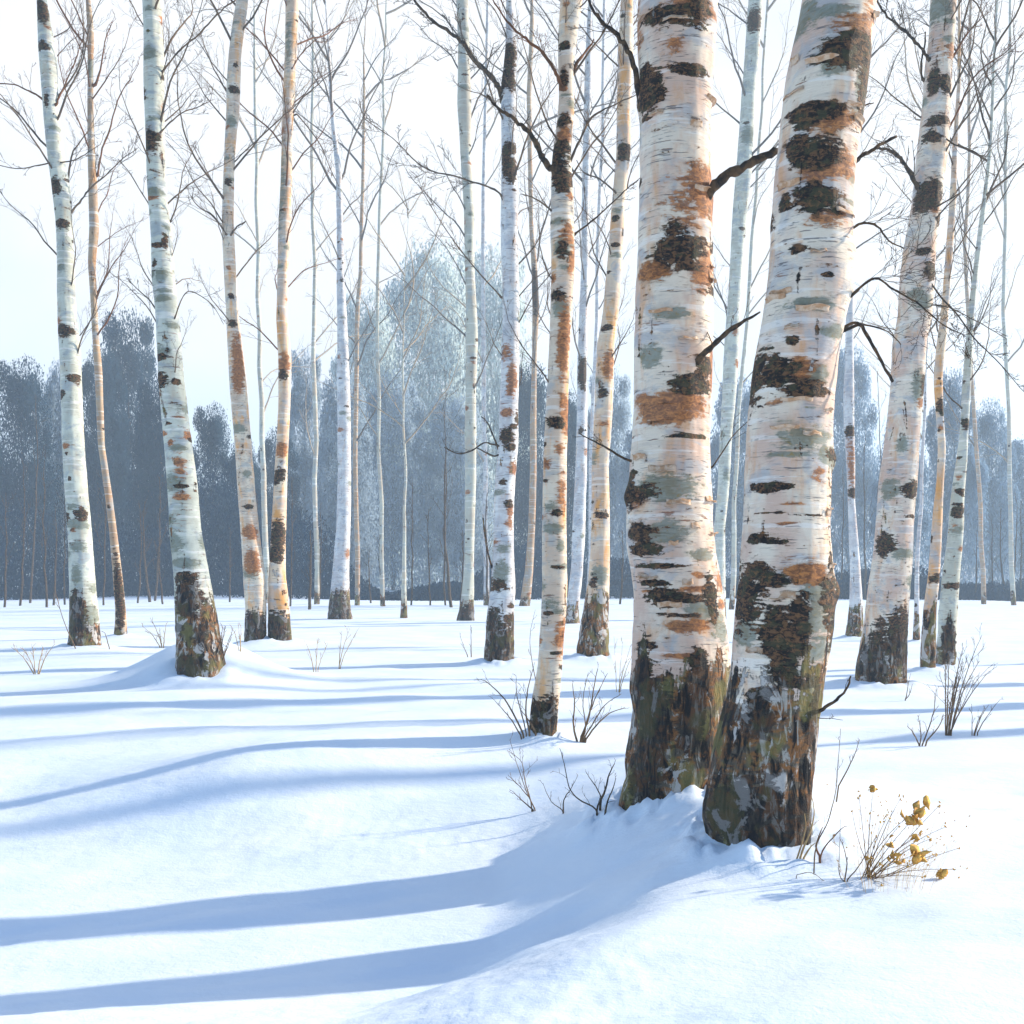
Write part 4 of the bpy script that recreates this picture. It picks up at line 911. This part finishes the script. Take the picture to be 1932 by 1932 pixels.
# the undergrowth band that closes the wood near the ground: uncountable
def undergrowth():
    r = np.random.RandomState(5); nf = 200000
    x = r.uniform(-75, 75, nf); y = r.uniform(66, 80, nf)*(1+0*x) + 4*np.sin(x*.2)
    hh = 5.0 + 2.6*np.sin(x*.31+1) + 1.2*np.sin(x*.9) + 1.0*vn(x*1.1, 0, 0, 4)
    hh = hh*(.20 + .80*(1-sst(x, -16, -6)) + .25*sst(x, -4, 0)*(1-sst(x, 8, 12)))
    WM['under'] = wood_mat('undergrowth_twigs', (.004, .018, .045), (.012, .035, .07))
    z = H(x, y, False) + np.maximum(.05, hh)*r.uniform(0, 1, nf)**1.3
    C = np.stack([x, y, z], 1)
    u = r.normal(size=(nf, 3)); u[:, 2] = np.abs(u[:, 2])*2 + .5; u /= np.linalg.norm(u, axis=1)[:, None]
    v = np.cross(u, r.normal(size=(nf, 3))); v /= np.linalg.norm(v, axis=1)[:, None]
    L = .15*r.uniform(.5, 1.5, nf)[:, None]
    V = np.stack([C-u*L, C+v*L*.35, C+u*L, C-v*L*.35], 1).reshape(-1, 3)
    m = bpy.data.meshes.new('undergrowth')
    m.vertices.add(len(V)); m.vertices.foreach_set('co', V.astype(np.float32).ravel())
    m.loops.add(nf*4); m.loops.foreach_set('vertex_index', np.arange(nf*4, dtype=np.int32))
    m.polygons.add(nf); m.polygons.foreach_set('loop_start', np.arange(0, nf*4, 4, dtype=np.int32)); m.polygons.foreach_set('loop_total', np.full(nf, 4, dtype=np.int32))
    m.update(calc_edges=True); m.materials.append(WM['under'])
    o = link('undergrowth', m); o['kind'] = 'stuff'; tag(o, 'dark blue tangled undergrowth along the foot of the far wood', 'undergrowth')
undergrowth()

# ------------------------------------------------------------------ air
hz = bpy.data.meshes.new('haze')
x0, x1, y0, y1, z0, z1 = -270, 270, -10, 425, -3, 48
hz.from_pydata([(x0,y0,z0),(x1,y0,z0),(x1,y1,z0),(x0,y1,z0),(x0,y0,z1),(x1,y0,z1),(x1,y1,z1),(x0,y1,z1)], [], [(0,3,2,1),(4,5,6,7),(0,1,5,4),(1,2,6,5),(2,3,7,6),(3,0,4,7)])
hm = bpy.data.materials.new('haze'); hm.use_nodes = True; nt = hm.node_tree; nt.nodes.clear()
pv = nt.nodes.new('ShaderNodeVolumePrincipled'); pv.inputs['Color'].default_value = (.66, .84, 1, 1); pv.inputs['Density'].default_value = .0023; pv.inputs['Anisotropy'].default_value = .2
ou = nt.nodes.new('ShaderNodeOutputMaterial'); nt.links.new(pv.outputs[0], ou.inputs['Volume'])
hz.materials.append(hm)
ho = link('haze', hz); ho['kind'] = 'stuff'

# ------------------------------------------------------------------ sky, sun, camera
w = bpy.data.worlds.new('World'); S.world = w; w.use_nodes = True
nt = w.node_tree; nt.nodes.clear()
sky = nt.nodes.new('ShaderNodeTexSky'); sky.sky_type = 'NISHITA'; sky.sun_disc = False
sky.sun_elevation = SUN_EL; sky.sun_rotation = math.atan2(SUN_AZ[0], SUN_AZ[1])
sky.air_density = 1.0; sky.dust_density = .6; sky.ozone_density = 3.2
# thin high cloud: noise on the sky direction whitens parts of it
tc = nt.nodes.new('ShaderNodeTexCoord'); mp = nt.nodes.new('ShaderNodeMapping'); mp.inputs['Scale'].default_value = (1.4, 1.4, 2.2)
nz = nt.nodes.new('ShaderNodeTexNoise'); nz.inputs['Scale'].default_value = 1.3; nz.inputs['Detail'].default_value = 5
mr = nt.nodes.new('ShaderNodeMapRange'); mr.inputs[1].default_value = .38; mr.inputs[2].default_value = .60; mr.inputs[3].default_value = .0; mr.inputs[4].default_value = .55
mx = nt.nodes.new('ShaderNodeMix'); mx.data_type = 'RGBA'; mx.inputs[7].default_value = (4.65, 4.68, 4.80, 1)
bg = nt.nodes.new('ShaderNodeBackground'); bg.inputs['Strength'].default_value = .15
wo = nt.nodes.new('ShaderNodeOutputWorld')
nt.links.new(tc.outputs['Generated'], mp.inputs[0]); nt.links.new(mp.outputs[0], nz.inputs['Vector']); nt.links.new(nz.outputs['Fac'], mr.inputs[0])
sx = nt.nodes.new('ShaderNodeSeparateXYZ'); nt.links.new(tc.outputs['Generated'], sx.inputs[0])
me = nt.nodes.new('ShaderNodeMapRange'); me.interpolation_type = 'SMOOTHSTEP'; me.inputs[1].default_value = .46; me.inputs[2].default_value = .80; me.inputs[3].default_value = 1.0; me.inputs[4].default_value = .0
nt.links.new(sx.outputs[2], me.inputs[0])
mm_ = nt.nodes.new('ShaderNodeMath'); mm_.operation = 'MULTIPLY_ADD'; mm_.use_clamp = True
nt.links.new(me.outputs[0], mm_.inputs[0]); mm_.inputs[1].default_value = 1.0; 
ms_ = nt.nodes.new('ShaderNodeMath'); ms_.operation = 'MULTIPLY'; nt.links.new(mr.outputs[0], ms_.inputs[0]); nt.links.new(me.outputs[0], ms_.inputs[1])
nt.links.new(ms_.outputs[0], mm_.inputs[2]); mm_.inputs[1].default_value = .50
my = nt.nodes.new('ShaderNodeMapRange'); my.interpolation_type = 'SMOOTHSTEP'; my.inputs[1].default_value = -.15; my.inputs[2].default_value = .45
nt.links.new(sx.outputs[1], my.inputs[0])
mz = nt.nodes.new('ShaderNodeMath'); mz.operation = 'MULTIPLY'; nt.links.new(mm_.outputs[0], mz.inputs[0]); nt.links.new(my.outputs[0], mz.inputs[1])
nt.links.new(mz.outputs[0], mx.inputs[0]); nt.links.new(sky.outputs[0], mx.inputs[6]); nt.links.new(mx.outputs[2], bg.inputs[0]); nt.links.new(bg.outputs[0], wo.inputs[0])

sd = bpy.data.lights.new('sun', 'SUN'); sd.energy = 5.2; sd.angle = math.radians(1.3); sd.color = (1, .88, .72)
so = bpy.data.objects.new('sun', sd); COL.objects.link(so)
a = Vector((SUN_AZ[0], SUN_AZ[1], 0)).normalized()
sdir = Vector((a.x*math.cos(SUN_EL), a.y*math.cos(SUN_EL), math.sin(SUN_EL)))
so.rotation_mode = 'QUATERNION'; so.rotation_quaternion = sdir.to_track_quat('Z', 'Y'); so.location = (20, 5, 30)

cd = bpy.data.cameras.new('camera'); cd.sensor_width = 36; cd.lens = 36*F/W; cd.shift_y = (YH - W/2)/W; cd.clip_end = 1500; cd.clip_start = .05
co = bpy.data.objects.new('camera', cd); COL.objects.link(co); co.location = (0, 0, CAMH); co.rotation_euler = (math.pi/2, 0, 0)
S.camera = co
S.view_settings.view_transform = 'Standard'; S.view_settings.look = 'None'; S.view_settings.exposure = .64; S.view_settings.gamma = 1
S.cycles.max_bounces = 8; S.cycles.volume_bounces = 1
